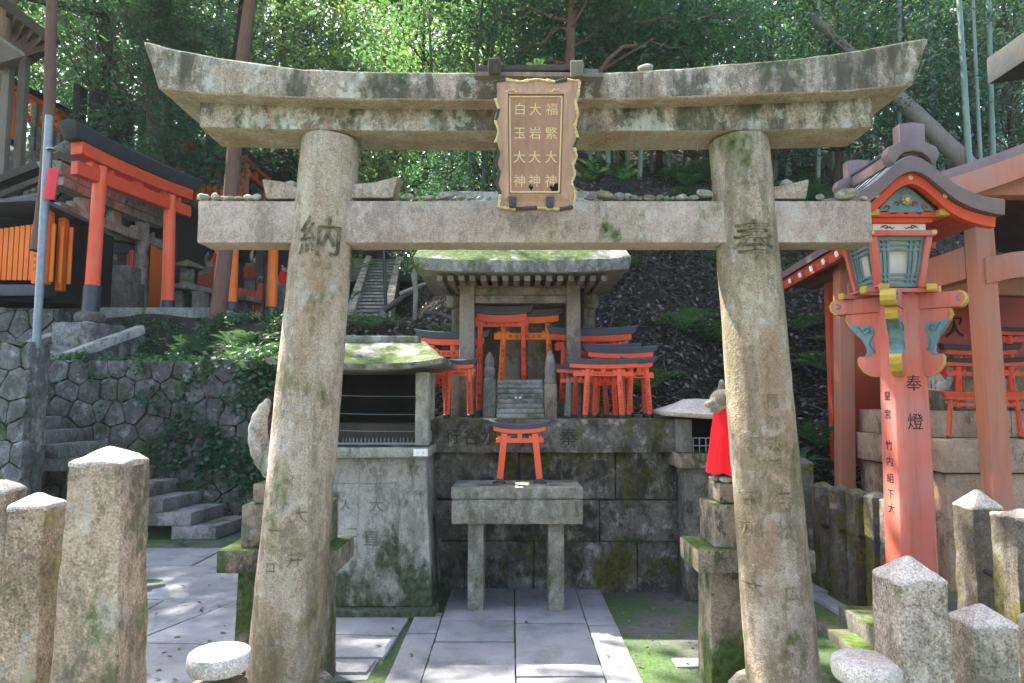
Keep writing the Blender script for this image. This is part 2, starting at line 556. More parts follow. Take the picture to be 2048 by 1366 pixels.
M['redark'] = paint('dark_red_paint', (0.34, 0.035, 0.02), (0.42, 0.06, 0.04), 0.35)
M['reddull'] = paint('dull_vermilion_paint', (0.48, 0.05, 0.016), (0.42, 0.08, 0.035), 0.4)  # duller vermilion for soffits, rafters, back walls and a few toriis
M['black'] = plain('black_paint', (0.022, 0.024, 0.032), 0.45, 0.5, 0.35, 8)
M['blackgrey'] = plain('weathered_black_paint', (0.045, 0.05, 0.07), 0.5, 0.5, 0.3, 12)
M['teal'] = plain('teal_paint', (0.13, 0.215, 0.22), 0.55, 0.4, 0.3, 14, 0.1)
M['yellow'] = plain('yellow_paint', (0.48, 0.33, 0.05), 0.5, 0.4, 0.2, 14)
M['gold'] = plain('gilded_wood', (0.50, 0.36, 0.15), 0.55, 0.5, 0.35, 40, 0.3)
M['goldtext'] = plain('gold_lettering', (0.58, 0.40, 0.17), 0.4, 0.5, 0.15, 30)
M['white'] = plain('white_paint', (0.75, 0.72, 0.68), 0.6, 0.3, 0.08, 9)
M['paper'] = plain('paper_pane', (0.55, 0.50, 0.44), 0.7, 0.3, 0.12, 6)
M['plaque'] = wood('plaque_wood', (0.36, 0.18, 0.105), (0.27, 0.13, 0.075), 0.55, (14, 14, 0.7))
M['plaqueframe'] = wood('plaque_frame_wood', (0.44, 0.25, 0.16), (0.32, 0.17, 0.10), 0.6, (8, 8, 1.5))
M['darkwood'] = wood('dark_weathered_wood', (0.075, 0.058, 0.045), (0.045, 0.036, 0.028))
M['greywood'] = wood('grey_weathered_wood', (0.20, 0.165, 0.135), (0.13, 0.105, 0.085))
M['thatch'] = wood('brown_roof_boards', (0.16, 0.095, 0.075), (0.10, 0.06, 0.05), 0.8, (6, 2, 2))
M['copper'] = plain('brown_copper_roofing', (0.165, 0.105, 0.092), 0.5, 0.5, 0.25, 6, 0.1)
M['coppertop'] = plain('pale_copper_roof_sheet', (0.30, 0.33, 0.35), 0.32, 0.6, 0.25, 6, 0.05, 0.4)
M['metal'] = plain('galvanised_metal', (0.20, 0.215, 0.22), 0.45, 0.5, 0.2, 12, 0.03, 0.2)
M['iron'] = plain('dark_iron', (0.04, 0.04, 0.04), 0.5, 0.5, 0.3, 20, 0.05, 0.6)
M['cloth'] = plain('red_cloth', (0.72, 0.008, 0.015), 0.8, 0.2, 0.12, 8, 0.15, 0, 90)
M['signred'] = plain('red_sign_enamel', (0.62, 0.012, 0.02), 0.5, 0.4, 0.12, 12)
M['dark'] = plain('dark_interior', (0.012, 0.010, 0.009), 0.9, 0.1, 0.4, 5)  # near-black: shade inside boxes and sheds put into the colour; also stains
M['bark'] = wood('red_cedar_bark', (0.17, 0.085, 0.06), (0.10, 0.052, 0.038), 0.95, (10, 10, 0.8))
M['barkdark'] = wood('dark_bark', (0.085, 0.06, 0.045), (0.05, 0.036, 0.028), 0.95, (8, 8, 0.9))
M['barkpale'] = wood('pale_bark', (0.42, 0.28, 0.20), (0.27, 0.165, 0.115), 0.9, (9, 9, 0.7))
M['bamboo'] = plain('bamboo_culm', (0.105, 0.15, 0.115), 0.35, 0.5, 0.35, 3, 0, 0, 60, (1, 1, 0.2))
M['leaf'] = leafmat('broad_leaf', (0.040, 0.085, 0.060), (0.085, 0.145, 0.088), 0.5, 0.34, 0.8)
M['leafteal'] = leafmat('dark_glossy_leaf', (0.030, 0.078, 0.066), (0.064, 0.130, 0.100), 0.4, 0.24, 1.0)
M['leafbright'] = leafmat('sunny_leaf', (0.10, 0.16, 0.06), (0.19, 0.24, 0.10), 0.6, 0.35, 0.7)  # brighter leaf: sunlight on the foliage put into the colour
M['needle'] = leafmat('cedar_needle', (0.030, 0.076, 0.060), (0.055, 0.108, 0.078), 0.4, 0.5, 0.4)
M['fern'] = leafmat('fern_leaf', (0.032, 0.080, 0.042), (0.065, 0.125, 0.062), 0.35, 0.45, 0.5)
M['litter'] = leafmat('dead_leaf', (0.058, 0.041, 0.032), (0.15, 0.115, 0.095), 0.1, 0.4, 0.6, brown=(0.04, 0.03, 0.024))
# ================================================================== GROUND, PAVING, HILL
rng = random.Random(7)
NR = np.random.default_rng(11)


def sstep(a, b, x):
    t = min(1.0, max(0.0, (x - a) / (b - a)))
    return t * t * (3 - 2 * t)


def mossy_ground():
    m = NT('mossy_earth')
    n1 = m.noise(1.3, 6, 0.62)
    n2 = m.noise(16, 5, 0.65)
    col = m.mix(m.ramp(n2, [(0.3, 0.0), (0.7, 1.0)]), (0.06, 0.057, 0.052), (0.15, 0.143, 0.132))
    mm = m.ramp(m.math('ADD', n1, m.math('MULTIPLY', m.math('SUBTRACT', n2, 0.5), 0.5)), [(0.38, 0.0), (0.52, 1.0)])
    g = m.mix(m.ramp(m.noise(60, 3, 0.6), [(0.3, 0.0), (0.7, 1.0)]), (0.026, 0.058, 0.013), (0.075, 0.135, 0.034))
    col = m.mix(m.math('MULTIPLY', mm, 0.85), col, g)
    m.bump(m.math('ADD', n2, m.math('MULTIPLY', m.noise(90, 3, 0.7), 0.5)), 0.7, 0.02)
    return m.done(col, 0.95, 0.15)


def paving():
    m = NT('paving_slab')
    n1 = m.noise(1.8, 5, 0.6)
    n2 = m.noise(130, 2, 0.7)
    col = m.mix(m.ramp(n1, [(0.3, 0.0), (0.7, 1.0)]), (0.19, 0.188, 0.19), (0.29, 0.282, 0.28))
    col = m.mix(0.35, col, m.ramp(n2, [(0.3, 0.5), (0.5, 1.0), (0.7, 1.4)]), 'MULTIPLY')
    col = m.mix(m.math('MULTIPLY', m.ramp(m.noise(3.2, 8, 0.70), [(0.48, 0.0), (0.66, 1.0)]), 0.6), col, (0.085, 0.09, 0.082))
    m.bump(m.math('ADD', n2, m.math('MULTIPLY', m.noise(14, 4, 0.6), 2.0)), 0.25, 0.008)
    return m.done(col, 0.72, 0.35)


M['ground'] = mossy_ground()
M['paving'] = paving()

# --- ground: one sheet to the horizon
bm_ = MB()
xs = [-200, -60, -20] + [-9 + 0.25 * i for i in range(73)] + [20, 60, 200]
ys = [-200, -40, -10] + [-2 + 0.25 * i for i in range(49)] + [20, 60, 200]
for y in ys:
    for x in xs:
        z = 0.0
        if abs(x) <= 9 and -2 <= y <= 10:
            z = 0.018 * mnoise.noise(Vector((x * 1.1, y * 1.1, 0))) - 0.006
        bm_.v.append(Vector((x, y, z - 0.002)))
nx = len(xs)
for j in range(len(ys) - 1):
    for i in range(nx - 1):
        bm_.f.append((j * nx + i, j * nx + i + 1, (j + 1) * nx + i + 1, (j + 1) * nx + i))
struct(bm_.build('ground', M['ground']))

# --- the flagged path to the altar and the paving on the left
mb = MB()


def slab(poly, z=0.012, gap=0.007, th=0.06):
    c = sum((Vector(p) for p in poly), Vector((0, 0))) / len(poly)
    q = []
    for p in poly:
        d = Vector(p) - c
        q.append(Vector(p) - d.normalized() * gap * 1.4)
    z += rng.uniform(-0.003, 0.003)
    tilt = (rng.uniform(-0.002, 0.002), rng.uniform(-0.002, 0.002))
    mb.prism([tuple(a) for a in q], -th, z, lambda u, v, d: (u, v, d + ((u - c.x) * tilt[0] + (v - c.y) * tilt[1] if d > 0 else 0)))


xa = [-0.70, -0.50, 0.02, 0.52, 0.72]      # joints across the path (photo: 829, 876, 1031, 1171, 1210 at the far end)
rows = {0: [-3.0, -1.8, 0.2, 1.6, 2.7, 3.9, 4.78, 5.24], 1: [-3, -1.2, 0.9, 2.2, 3.35, 4.62, 5.05, 5.9],
        2: [-3, -1.5, 0.5, 2.0, 3.42, 4.05, 4.98, 5.9], 3: [-3, -1.0, 1.1, 2.5, 3.75, 4.95, 5.9]}
for k in range(4):
    r = rows[k]
    for a, b in zip(r, r[1:]):
        slab([(xa[k], a), (xa[k + 1], a), (xa[k + 1], b), (xa[k], b)])
# left: long kerb running back at a slant, and wide flags beside it
for a, b in zip([(-2.9, 3.3), (-2.45, 4.6), (-2.0, 5.9)], [(-2.45, 4.6), (-2.0, 5.9), (-1.55, 7.2)]):
    slab([(a[0] - .12, a[1]), (a[0], a[1]), (b[0], b[1]), (b[0] - .12, b[1])])
slab([(-2.88, 3.9), (-1.65, 3.75), (-1.68, 4.55), (-2.42, 4.6)])
slab([(-2.42, 4.6), (-1.68, 4.55), (-1.60, 5.6), (-2.03, 5.8)])
slab([(-1.68, 4.35), (-0.76, 4.35), (-0.74, 4.72), (-1.68, 4.80)])
slab([(-1.68, 4.12), (-0.82, 4.12), (-0.80, 4.33), (-1.68, 4.33)])
slab([(-1.68, 4.80), (-0.74, 4.74), (-0.72, 5.22), (-1.68, 5.24)])
for x0, x1, y0, y1 in ((-4.5, -3.1, 3.4, 4.7), (-4.4, -2.7, 4.72, 5.6), (-4.4, -3.4, 5.62, 6.7), (-3.38, -2.2, 5.62, 6.7), (-4.4, -3.0, 6.72, 7.5),
                       (-2.98, -1.8, 6.72, 7.6), (-5.9, -4.42, 4.0, 5.6), (-5.9, -4.42, 5.62, 7.0)):
    slab([(x0, y0), (x1, y0), (x1, y1), (x0, y1)], z=0.002)
slab([(-6.2, 3.2), (-.80, 4.05), (-.78, 5.2), (-1.7, 7.5), (-6.2, 7.6)], z=-.003, th=.03)
# right: short flag in the moss and the kerb along the fence
slab([(0.95, 4.22), (1.75, 4.22), (1.75, 4.36), (0.95, 4.36)], z=0.006)
for a in range(5):
    slab([(2.36 - .02 * a, 6.4 - .7 * a), (2.5 - .02 * a, 6.4 - .7 * a), (2.52 - .02 * a, 5.72 - .7 * a), (2.38 - .02 * a, 5.72 - .7 * a)], z=0.03)
struct(mb.build('path', M['paving'], bevel=0.006, seg=2, rough=0.006, rscale=5, maxlen=.12, smooth=50))


# --- the hillside behind everything
def hill(x, y):
    ys = 9.1 + 1.1 * sstep(-4.4, -5.0, x)
    left = 2.0 + 0.9 * sstep(ys, 11.3, y) + 0.12 * max(0, y - 14.5)
    left += 4.0 * sstep(14.4, 15.2, y) * sstep(-6.5, -9.0, x) + 0.28 * max(0, y - 17)
    dx = abs(x - (-2.66 - .15 * max(0, y - 13)))
    mid = -.5 * sstep(1.3, .7, dx) * sstep(12.2, 12.9, y) + 1.5 + 1.0 * sstep(7.2, 9.2, y) + 0.45 * sstep(9, 13, y) + 0.38 * max(0, y - 13)
    right = 0.35 + 0.80 * max(0, y - 6.9) if y < 14.5 else 0.35 + 0.80 * 7.6 + 0.42 * (y - 14.5)
    w1 = sstep(-3.4, -2.0, x)
    w2 = sstep(-1.6, 0.3, x)
    z = left * (1 - w1) + mid * w1
    z = z * (1 - w2) + right * w2
    if x > 2.0:
        z -= 0.35 * sstep(2.0, 2.8, x)
    amp = 0.10 + 0.012 * max(0, y - 9)
    z += amp * mnoise.noise(Vector((x * 0.8, y * 0.8, 3))) + 0.4 * amp * mnoise.noise(Vector((x * 2.7, y * 2.7, 9)))
    return z


def y_start(x):
    return 9.15 - 2.05 * sstep(-2.7, -1.2, x) - 0.35 * sstep(1.6, 2.4, x)


def earth():
    m = NT('leafy_earth')
    n1 = m.noise(3.0, 6, 0.65)
    n2 = m.noise(34, 6, 0.78)
    col = m.mix(m.ramp(n2, [(0.35, 0.0), (0.65, 1.0)]), (0.016, 0.013, 0.011), (0.065, 0.054, 0.047))
    col = m.mix(m.math('MULTIPLY', m.ramp(n1, [(0.52, 0.0), (0.66, 1.0)]), 0.55), col, (0.035, 0.055, 0.018))
    m.bump(m.math('ADD', n2, n1), 0.9, 0.06)
    return m.done(col, 0.95, 0.15)


M['earth'] = earth()
mb = MB()
NXH, NTH = 240, 170
for j in range(NTH):
    t = j / (NTH - 1)
    for i in range(NXH):
        x = -22 + 44 * (i / (NXH - 1)) if True else 0
        y0 = y_start(x)
        y = y0 + (t ** 1.9) * (58 - y0)
        X = x * (1 + 0.35 * t)
        mb.v.append(Vector((X, y, hill(X, y))))
for j in range(NTH - 1):
    for i in range(NXH - 1):
        a = j * NXH + i
        mb.f.append((a, a + 1, a + NXH + 1, a + NXH))
struct(mb.build('hillside', M['earth'], smooth=180))


# ================================================================== RETAINING WALLS
def voronoi_cells(w, h, cell, jit, rg):
    pts = []
    nxx = max(1, round(w / cell)); nyy = max(1, round(h / cell))
    for j in range(-1, nyy + 1):
        for i in range(-1, nxx + 1):
            pts.append(((i + .5 + (0.5 if j % 2 else 0) + rg.uniform(-jit, jit)) * w / nxx, (j + .5 + rg.uniform(-jit, jit)) * h / nyy))
    out = []
    for k, p in enumerate(pts):
        poly = [(0, 0), (w, 0), (w, h), (0, h)]
        for q in pts:
            if q is p:
                continue
            dx, dy = q[0] - p[0], q[1] - p[1]
            if dx * dx + dy * dy > (cell * 4) ** 2:
                continue
            mx, my = (p[0] + q[0]) / 2, (p[1] + q[1]) / 2
            new = []
            for a, b in zip(poly, poly[1:] + poly[:1]):
                da = (a[0] - mx) * dx + (a[1] - my) * dy
                db = (b[0] - mx) * dx + (b[1] - my) * dy
                if da <= 0:
                    new.append(a)
                if da * db < 0:
                    t = da / (da - db)
                    new.append((a[0] + (b[0] - a[0]) * t, a[1] + (b[1] - a[1]) * t))
            poly = new
            if len(poly) < 3:
                break
        if len(poly) >= 3:
            out.append(poly)
    return out


def rubble_wall(name, label, origin, du, w, h, cell, depth, batter, seed, mat, top=None):
    """Dry wall of irregular fitted stones; du: unit vector along the face, depth backwards."""
    rg = random.Random(seed)
    du = Vector(du).normalized()
    dn = Vector((du.y, -du.x, 0))                      # towards the viewer
    o = Vector(origin)
    t = thing(name, label, 'wall', o)
    mb = MB()

    def fr(u, v, d):
        return o + du * u + Vector((0, 0, v)) + dn * (d - batter * v)
    for poly in voronoi_cells(w, h, cell, 0.38, rg):
        c = Vector((sum(p[0] for p in poly) / len(poly), sum(p[1] for p in poly) / len(poly)))
        if top and c.y > top(c.x):
            continue
        # rings: joint, shoulder, face
        P = []
        n = len(poly)
        for k in range(n):                                # cut the corners of each stone
            a, b = Vector(poly[k]), Vector(poly[(k + 1) % n])
            if (b - a).length < 0.02:
                continue
            P += [a.lerp(b, 0.09), a.lerp(b, 0.91)]
        if len(P) < 5:
            continue
        bulge = rg.uniform(0.0, 0.022)
        off = Vector((rg.uniform(-.02, .02), rg.uniform(-.02, .02)))
        r0 = [fr(*(c + (p - c) * 0.985), -0.05) for p in P]
        r1 = [fr(*(c + (p - c) * 0.975), 0.01 + bulge * 0.3) for p in P]
        r2 = [fr(*(c + (p - c) * 0.925), 0.032 + bulge) for p in P]
        r3 = [fr(*(c + off + (p - c) * 0.5), 0.04 + bulge * 1.2 + rg.uniform(-.01, .01)) for p in P]
        mb.loft([r0, r1, r2, r3])
    mb.build('wall_face', mat, t, rough=0.022, rscale=7, maxlen=0.12, smooth=50)
    core = MB()
    hh = h * 0.97 if top is None else min(top(0), top(w)) * 0.95
    core.hexa([fr(0.01, 0, -0.008), fr(w - .01, 0, -0.008), fr(w - .01, 0, -depth), fr(0.01, 0, -depth)],
              [fr(0.01, hh, -0.008), fr(w - .01, hh, -0.008), fr(w - .01, hh, -depth + batter * hh), fr(0.01, hh, -depth + batter * hh)])
    core.build('wall_core', M['wallpale'] if mat is M['wallpale'] else M['wall'], t, rough=.03, rscale=5, maxlen=.12)
    return t


rubble_wall('retaining_wall', 'tall mossy retaining wall of fitted grey stones behind the left torii pillar', (-6.7, 8.75, 0), (1, 0, 0), 5.3, 2.05, 0.255, 0.5, 0.06, 3, M['wall'])
rubble_wall('rubble_wall', 'rough pale rubble wall end at the far left, in front of the stone steps', (-8.6, 7.2, 0), (1, 0, 0), 3.62, 2.16, 0.27, 0.34, 0.03, 5, M['wallpale'])
rubble_wall('hillside_wall', 'dark stone wall high on the slope at far left, under the small orange torii', (-13.5, 14.6, 2.8), (1, 0, 0), 5.2, 4.15, 0.5, 0.6, 0.05, 6, M['wall'])
rubble_wall('terrace_wall', 'low mossy stone bank below the leaning grey sign pole', (-10.2, 10.45, 2.0), (1, -0.02, 0), 3.4, .92, 0.34, 0.6, 0.12, 8, M['wall'])

# ================================================================== STEPS
st = thing('stone_stairs', 'grey stone steps climbing left along the foot of the mossy retaining wall', 'stairs', (-3.5, 8.3, 0))
for k in range(10):
    x1 = -3.30 - 0.30 * k
    mb = MB()
    mb.hexa([(x1 - .5, 7.95, 0.15 * k), (x1 + .02 * (k % 2), 7.95, 0.15 * k), (x1 + .12, 8.72, 0.15 * k), (x1 - .5, 8.72, 0.15 * k)],
            [(x1 - .5, 7.95, 0.15 * k + .148), (x1 + .02 * (k % 2), 7.95, 0.15 * k + .148), (x1 + .12, 8.72, 0.15 * k + .148), (x1 - .5, 8.72, 0.15 * k + .148)])
    mb.build('step', M['step'], st, bevel=0.012, rough=0.008, maxlen=0.2)
# short upper flight with two sloping kerbs
st = thing('short_stairs', 'short flight of stone steps with two sloping kerbs left of the red trunk', 'stairs', at(140, 700, 9.6))
A0, A1 = at(128, 716, 9.35), at(282, 659, 10.5)
B0, B1 = at(60, 692, 9.8), at(142, 660, 11.0)
for p, q in ((A0, A1), (B0, B1)):
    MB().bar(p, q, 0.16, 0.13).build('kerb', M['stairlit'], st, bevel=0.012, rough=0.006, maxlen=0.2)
for k in range(5):
    f = (k + 0.5) / 5
    a, b = B0.lerp(B1, f), A0.lerp(A1, f)
    mb = MB()
    mb.hexa([a + Vector((0, -.0, -.35)), b + Vector((0, -.0, -.35)), b + Vector((.0, .34, -.35)), a + Vector((.0, .34, -.35))],
            [a + Vector((0, 0, -.03)), b + Vector((0, 0, -.03)), b + Vector((.0, .34, -.03)), a + Vector((.0, .34, -.03))])
    mb.build('step', M['step'], st, bevel=0.01)

# long sunlit stairway in the middle distance
st = thing('stairway', 'long sunlit stone stairway climbing the hill between white kerbs', 'stairs', at(730, 652, 13))
N = 20
for k in range(N):
    f = k / (N - 1)
    Y = 12.9 + 7.1 * f
    pyy = 648 + (518 - 648) * (f ** 0.82)
    zz = at(700, pyy, Y).z
    xl = at(700 + (742 - 700) * (f ** .82), pyy, Y).x
    xr = at(768 + (792 - 768) * (f ** .82), pyy, Y).x
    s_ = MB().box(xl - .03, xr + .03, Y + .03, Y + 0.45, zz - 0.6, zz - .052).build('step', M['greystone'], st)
    MB().box(xl - .03, xr + .03, Y - .02, Y + 0.45, zz - 0.05, zz).build('lit_nosing', M['stairlit'], s_, bevel=0.01)  # added nosing; sunlight on treads put into its pale colour, risers darker
L0, L1 = at(693, 652, 12.8), at(738, 518, 20.0)
R0, R1 = at(772, 644, 12.8), at(798, 520, 20.0)
for p, q, w in ((L0, L1, .17), (R0, R1, .17)):
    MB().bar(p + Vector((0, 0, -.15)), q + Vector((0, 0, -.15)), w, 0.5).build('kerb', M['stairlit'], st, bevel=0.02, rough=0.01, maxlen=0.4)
struct(MB().box(-6.5, -0.9, 20.2, 24, 5.0, at(760, 516, 20.2).z - .02).build('landing', M['step']))
# ================================================================== THE GREAT STONE TORII
YT = 3.5
T = thing('stone_torii', 'large weathered granite torii gate spanning the front of the picture', 'torii', (0, YT, 0))


def dense(prof, step):
    out = []
    for (x0, a), (x1, b) in zip(prof, prof[1:]):
        n = max(1, int(abs(x1 - x0) / step))
        out += [(x0 + (x1 - x0) * i / n, a + (b - a) * i / n) for i in range(n)]
    return out + [prof[-1]]


def interp(prof, x):
    for (x0, a), (x1, b) in zip(prof, prof[1:]):
        if x0 <= x <= x1:
            return a + (b - a) * (x - x0) / (x1 - x0)
    return prof[0][1] if x < prof[0][0] else prof[-1][1]


# kasagi: the curved top beam
KT = [(285, 82), (355, 99), (420, 112), (480, 122), (600, 137), (700, 142), (860, 144), (1024, 146), (1250, 143), (1380, 135), (1480, 125), (1580, 117), (1650, 109), (1780, 89), (1858, 75)]
KB = [(315, 176), (400, 187), (560, 194), (700, 199), (1024, 201), (1250, 198), (1480, 191), (1700, 182), (1828, 169)]
YF, YB = 3.25, 3.72
secs = []
NS = 64
for i in range(NS + 1):
    f = i / NS
    xt = 285 + (1858 - 285) * f
    xb = 315 + (1828 - 315) * f
    t = at(xt, interp(KT, xt), YF)
    b = at(xb, interp(KB, xb), YF)
    j = 0.006 * mnoise.noise(Vector((f * 40, 0, 0)))
    ridge = Vector((t.x, (YF + YB) / 2, t.z + 0.035 + j))
    secs.append([b, t + Vector((0, 0, j)), ridge, Vector((t.x, YB, t.z - .01)), Vector((b.x, YB, b.z))])
mb = MB().loft(secs)
mb.build('kasagi', M['torii'], T, bevel=0.018, seg=3, rough=0.007, rscale=9, maxlen=0.09)
# shimaki: the straight beam under it
pl, pr = at(397, 262, 3.36), at(1748, 262, 3.36)
zt = at(1024, 198, 3.36).z + .01
zb = pl.z
mb = MB()
secs = []
for i in range(25):
    f = i / 24
    x = pl.x + (pr.x - pl.x) * f
    up = 0.02 * (abs(f - .5) * 2) ** 3
    secs.append([(x, 3.36, zb + up), (x, 3.36, zt + up + .03), (x, 3.64, zt + up + .03), (x, 3.64, zb + up)])
mb.loft(secs)
SHZ = zb + .003
mb.build('shimaki', M['torii'], T, bevel=0.012, rough=0.005, rscale=9, maxlen=0.1)
# nuki: the crossbeam through the pillars
pl, pr = at(396, 401, 3.42), at(1743, 401, 3.42)
zb = at(1024, 487, 3.42).z
zb2 = at(396, 484, 3.42).z
mb = MB().box(pl.x, pr.x, 3.42, 3.60, (zb + zb2) / 2, pl.z)
nuki = mb.build('nuki', M['nuki'], T, bevel=0.012, rough=0.004, rscale=10, maxlen=0.1)
NUKI_TOP = pl.z
# pillars
PIL = []
for (bx, by, tx, ty) in ((565, 1366, 664, 268), (1567, 1366, 1475, 265)):
    b = at(bx, by, YT); t = at(tx, ty, YT)
    d = (t - b)
    g = b + d * ((0.10 - b.z) / d.z)                  # down to its base stone
    t = g + (t - g) * ((SHZ - g.z) / (t - g).z)
    n = 30
    pts = [g.lerp(t, i / n) for i in range(n + 1)]
    rad = [0.172 - 0.024 * (i / n) for i in range(n + 1)]
    mb = MB().tube(pts, rad, 40)
    p = mb.build('pillar', M['pillar'], T, bevel=0.008, rough=0.006, rscale=8)
    PIL.append((p, g, t))
    c = Vector((g.x, g.y, 0.0))
    MB().lathe(c, [(0.27, 0), (0.275, 0.10), (0.265, 0.15), (0.235, 0.185), (0.18, 0.195)], 36).build('base_stone', M['postgrey'], T, rough=0.006)
# kusabi: wedges in the crossbeam beside the pillars
for pts in ([(522, 361), (560, 366), (597, 379), (597, 401), (531, 401)], [(700, 372), (745, 368), (796, 355), (784, 399), (700, 399)],
            [(1540, 378), (1575, 372), (1621, 361), (1614, 401), (1540, 401)]):
    P3 = [at(x, y, 3.44) for x, y in pts]
    mb = MB().prism([(p.x, p.z) for p in P3], 3.45, 3.58, lambda u, v, d: (u, d, v + .012))
    mb.build('wedge', M['nuki'], T, bevel=0.006, rough=0.004, rscale=14, maxlen=0.05)


def on_pillar(k, px, py, lift=0.008):
    """(u, v) metres around a pixel, wrapped on the front of pillar k."""
    _, g, t = PIL[k]
    p0 = at(px, py, YT - 0.16)

    def fn(u, v):
        z = p0.z + v
        f = (z - g.z) / (t.z - g.z)
        c = g.lerp(t, f)
        r = 0.172 - 0.024 * f + lift
        x = p0.x + u + (c.x - g.lerp(t, (p0.z - g.z) / (t.z - g.z)).x)
        dx = max(-r * .98, min(r * .98, x - c.x))
        return Vector((c.x + dx, c.y - math.sqrt(r * r - dx * dx), z))
    return fn


for k, ch, px, py in ((0, '納', 637, 470), (1, '奉', 1510, 478)):
    mb = MB(); write(mb, ch, on_pillar(k, px, py), 0.215)
    mb.build('carving_shade_character', M['carve'], PIL[k][0], smooth=0)
for chars, px, py, sz, stp in (('同維茨吉', 1543, 802, .075, .10), ('吉', 1567, 1000, .105, 0), ('松', 1570, 1060, .09, 0), ('大', 1522, 880, .08, 0), ('宇', 1506, 998, .08, 0),
                              ('広', 1582, 1185, .08, 0), ('大', 1514, 1180, .08, 0), ('加', 1509, 1060, .08, 0)):
    write_parts(PIL[1][0], 'carving_shade_character', M['carvefaint'], chars, on_pillar(1, px, py), sz, step=stp)
write_parts(PIL[0][0], 'carving_shade_character', M['carve'], '一', on_pillar(0, 550, 1061), .075)
write_parts(PIL[0][0], 'carving_shade_character', M['carve'], '口', on_pillar(0, 541, 1136), .055)
write_parts(PIL[0][0], 'carving_shade_character', M['carvefaint'], '大井', on_pillar(0, 598, 1030), .08, step=.2)

# ------------------------------------------------------------------ the name plaque
pc = at(1074, 293, 3.14)
Q = thing('name_plaque', 'carved brown wooden plaque with gold lettering hung at the middle of the torii', 'plaque', pc)
tilt = 0.075


def fr_pl(u, v, d):
    """u right, v up (metres from the middle), d towards the viewer; the plaque leans forward."""
    return Vector((pc.x + u, pc.y - d - v * tilt * 1.3, pc.z + v))


S = 3.14 / FPX            # metres per photo pixel there


def pxy(x, y):
    return ((x - 1074) * S, (293 - y) * S)


out = [(988, 166), (1010, 163), (1040, 168), (1074, 163), (1110, 168), (1135, 163), (1160, 166), (1158, 190), (1151, 208), (1157, 235), (1150, 258), (1156, 280), (1149, 300), (1155, 318), (1146, 335),
       (1151, 352), (1144, 372), (1152, 392), (1147, 420), (1120, 424), (1074, 421), (1030, 424), (996, 420), (999, 394), (991, 372), (997, 352), (990, 332), (996, 312), (989, 290), (996, 268), (989, 245), (996, 222), (989, 200)]
inn = [(1014, 195), (1128, 195), (1122, 396), (1016, 396)]
# frame board as a mesh with the panel recessed
mb = MB(); mb.prism([pxy(*p) for p in out], -0.035, 0.03, fr_pl)
mb.build('frame', M['plaqueframe'], Q, bevel=0.004, seg=2)
# ridged mitres of the frame: four sloping boards
rim = [(1000, 180), (1146, 180), (1138, 408), (1006, 408)]
mb = MB()
for k in range(4):
    a, b, c, d = pxy(*rim[k]), pxy(*rim[(k + 1) % 4]), pxy(*inn[(k + 1) % 4]), pxy(*inn[k])
    mb.add([fr_pl(*a, .031), fr_pl(*b, .031), fr_pl(*c, .05), fr_pl(*d, .05)], [(0, 1, 2, 3)])
    mb.add([fr_pl(*d, .05), fr_pl(*c, .05), fr_pl(*c, .03), fr_pl(*d, .03)], [(0, 1, 2, 3)])
mb.build('moulding', M['plaqueframe'], Q, smooth=0)
mb = MB(); mb.prism([pxy(*p) for p in ((1013, 194), (1129, 194), (1123, 397), (1015, 397))], 0.026, 0.036, fr_pl)
pan = mb.build('panel', M['plaque'], Q, smooth=0)
mb = MB()
bd = [(1018, 199), (1124, 199), (1118, 391), (1020, 391)]
for k in range(4):
    a, b = Vector(pxy(*bd[k])), Vector(pxy(*bd[(k + 1) % 4]))
    mb.bar(fr_pl(*a, .038), fr_pl(*b, .038), 0.0062, 0.006, up=(0, -1, 0))
mb.build('gold_border', M['goldtext'], pan, smooth=0)
for chars, px in (('福繁大神', 1103), ('大岩大神', 1070), ('白玉大神', 1039)):
    for ch, py in zip(chars, (224, 272, 320, 368)):
        write_parts(pan, 'gold_character', M['goldtext'], ch, lambda a, b: fr_pl(a, b, 0.0385), 0.059, *pxy(px - (py - 224) * 0.012, py))
mb = MB()
for bl in ([(1098, 380), (1108, 376), (1111, 371), (1117, 374), (1117, 388), (1104, 389)], [(1056, 380), (1061, 374), (1066, 381), (1062, 388)]):
    mb.prism([pxy(*p) for p in bl], 0.0362, 0.0385, fr_pl)
mb.build('rot_stain', M['dark'], pan, smooth=0)
# gilded scalloped edge, carved in short beads along the outline
pr_ = [Vector(pxy(*p)) for p in out]
rg = random.Random(5)
runs = []
for k in range(len(pr_)):                               # carved and gilded rim, worn bare in places: one part per run
    a, b = pr_[k], pr_[(k + 1) % len(pr_)]
    n = max(1, round((b - a).length / 0.019))
    right = a.x > .1 and b.x > .1
    gilt = rg.random() < (.85 if right else .5)
    if not runs or runs[-1][0] != gilt:
        runs.append((gilt, MB()))
    for i in range(n):
        p, q = a.lerp(b, (i - .03) / n), a.lerp(b, (i + 1.03) / n)
        runs[-1][1].bar(fr_pl(*p, .026), fr_pl(*q, .026), rg.uniform(.009, .016), rg.uniform(.018, .027), up=(0, -1, 0))
for gilt, m_ in runs:
    m_.build('gilded_edge' if gilt else 'bare_edge', M['gold' if gilt else 'darkwood'], Q, bevel=0.003, seg=1)
mb = MB()
for sx in (1022, 1112):
    u, v = pxy(sx, 189)
    for s in (-1, 1):
        pts = [fr_pl(u + s * (0.003 + .0052 * t), v + 0.012 * math.sin(t * 1.3) * (1 - t / 7), 0.047) for t in range(6)]
        mb.tube(pts, [.0028] * 6, 6)
mb.build('scroll', M['goldtext'], Q)
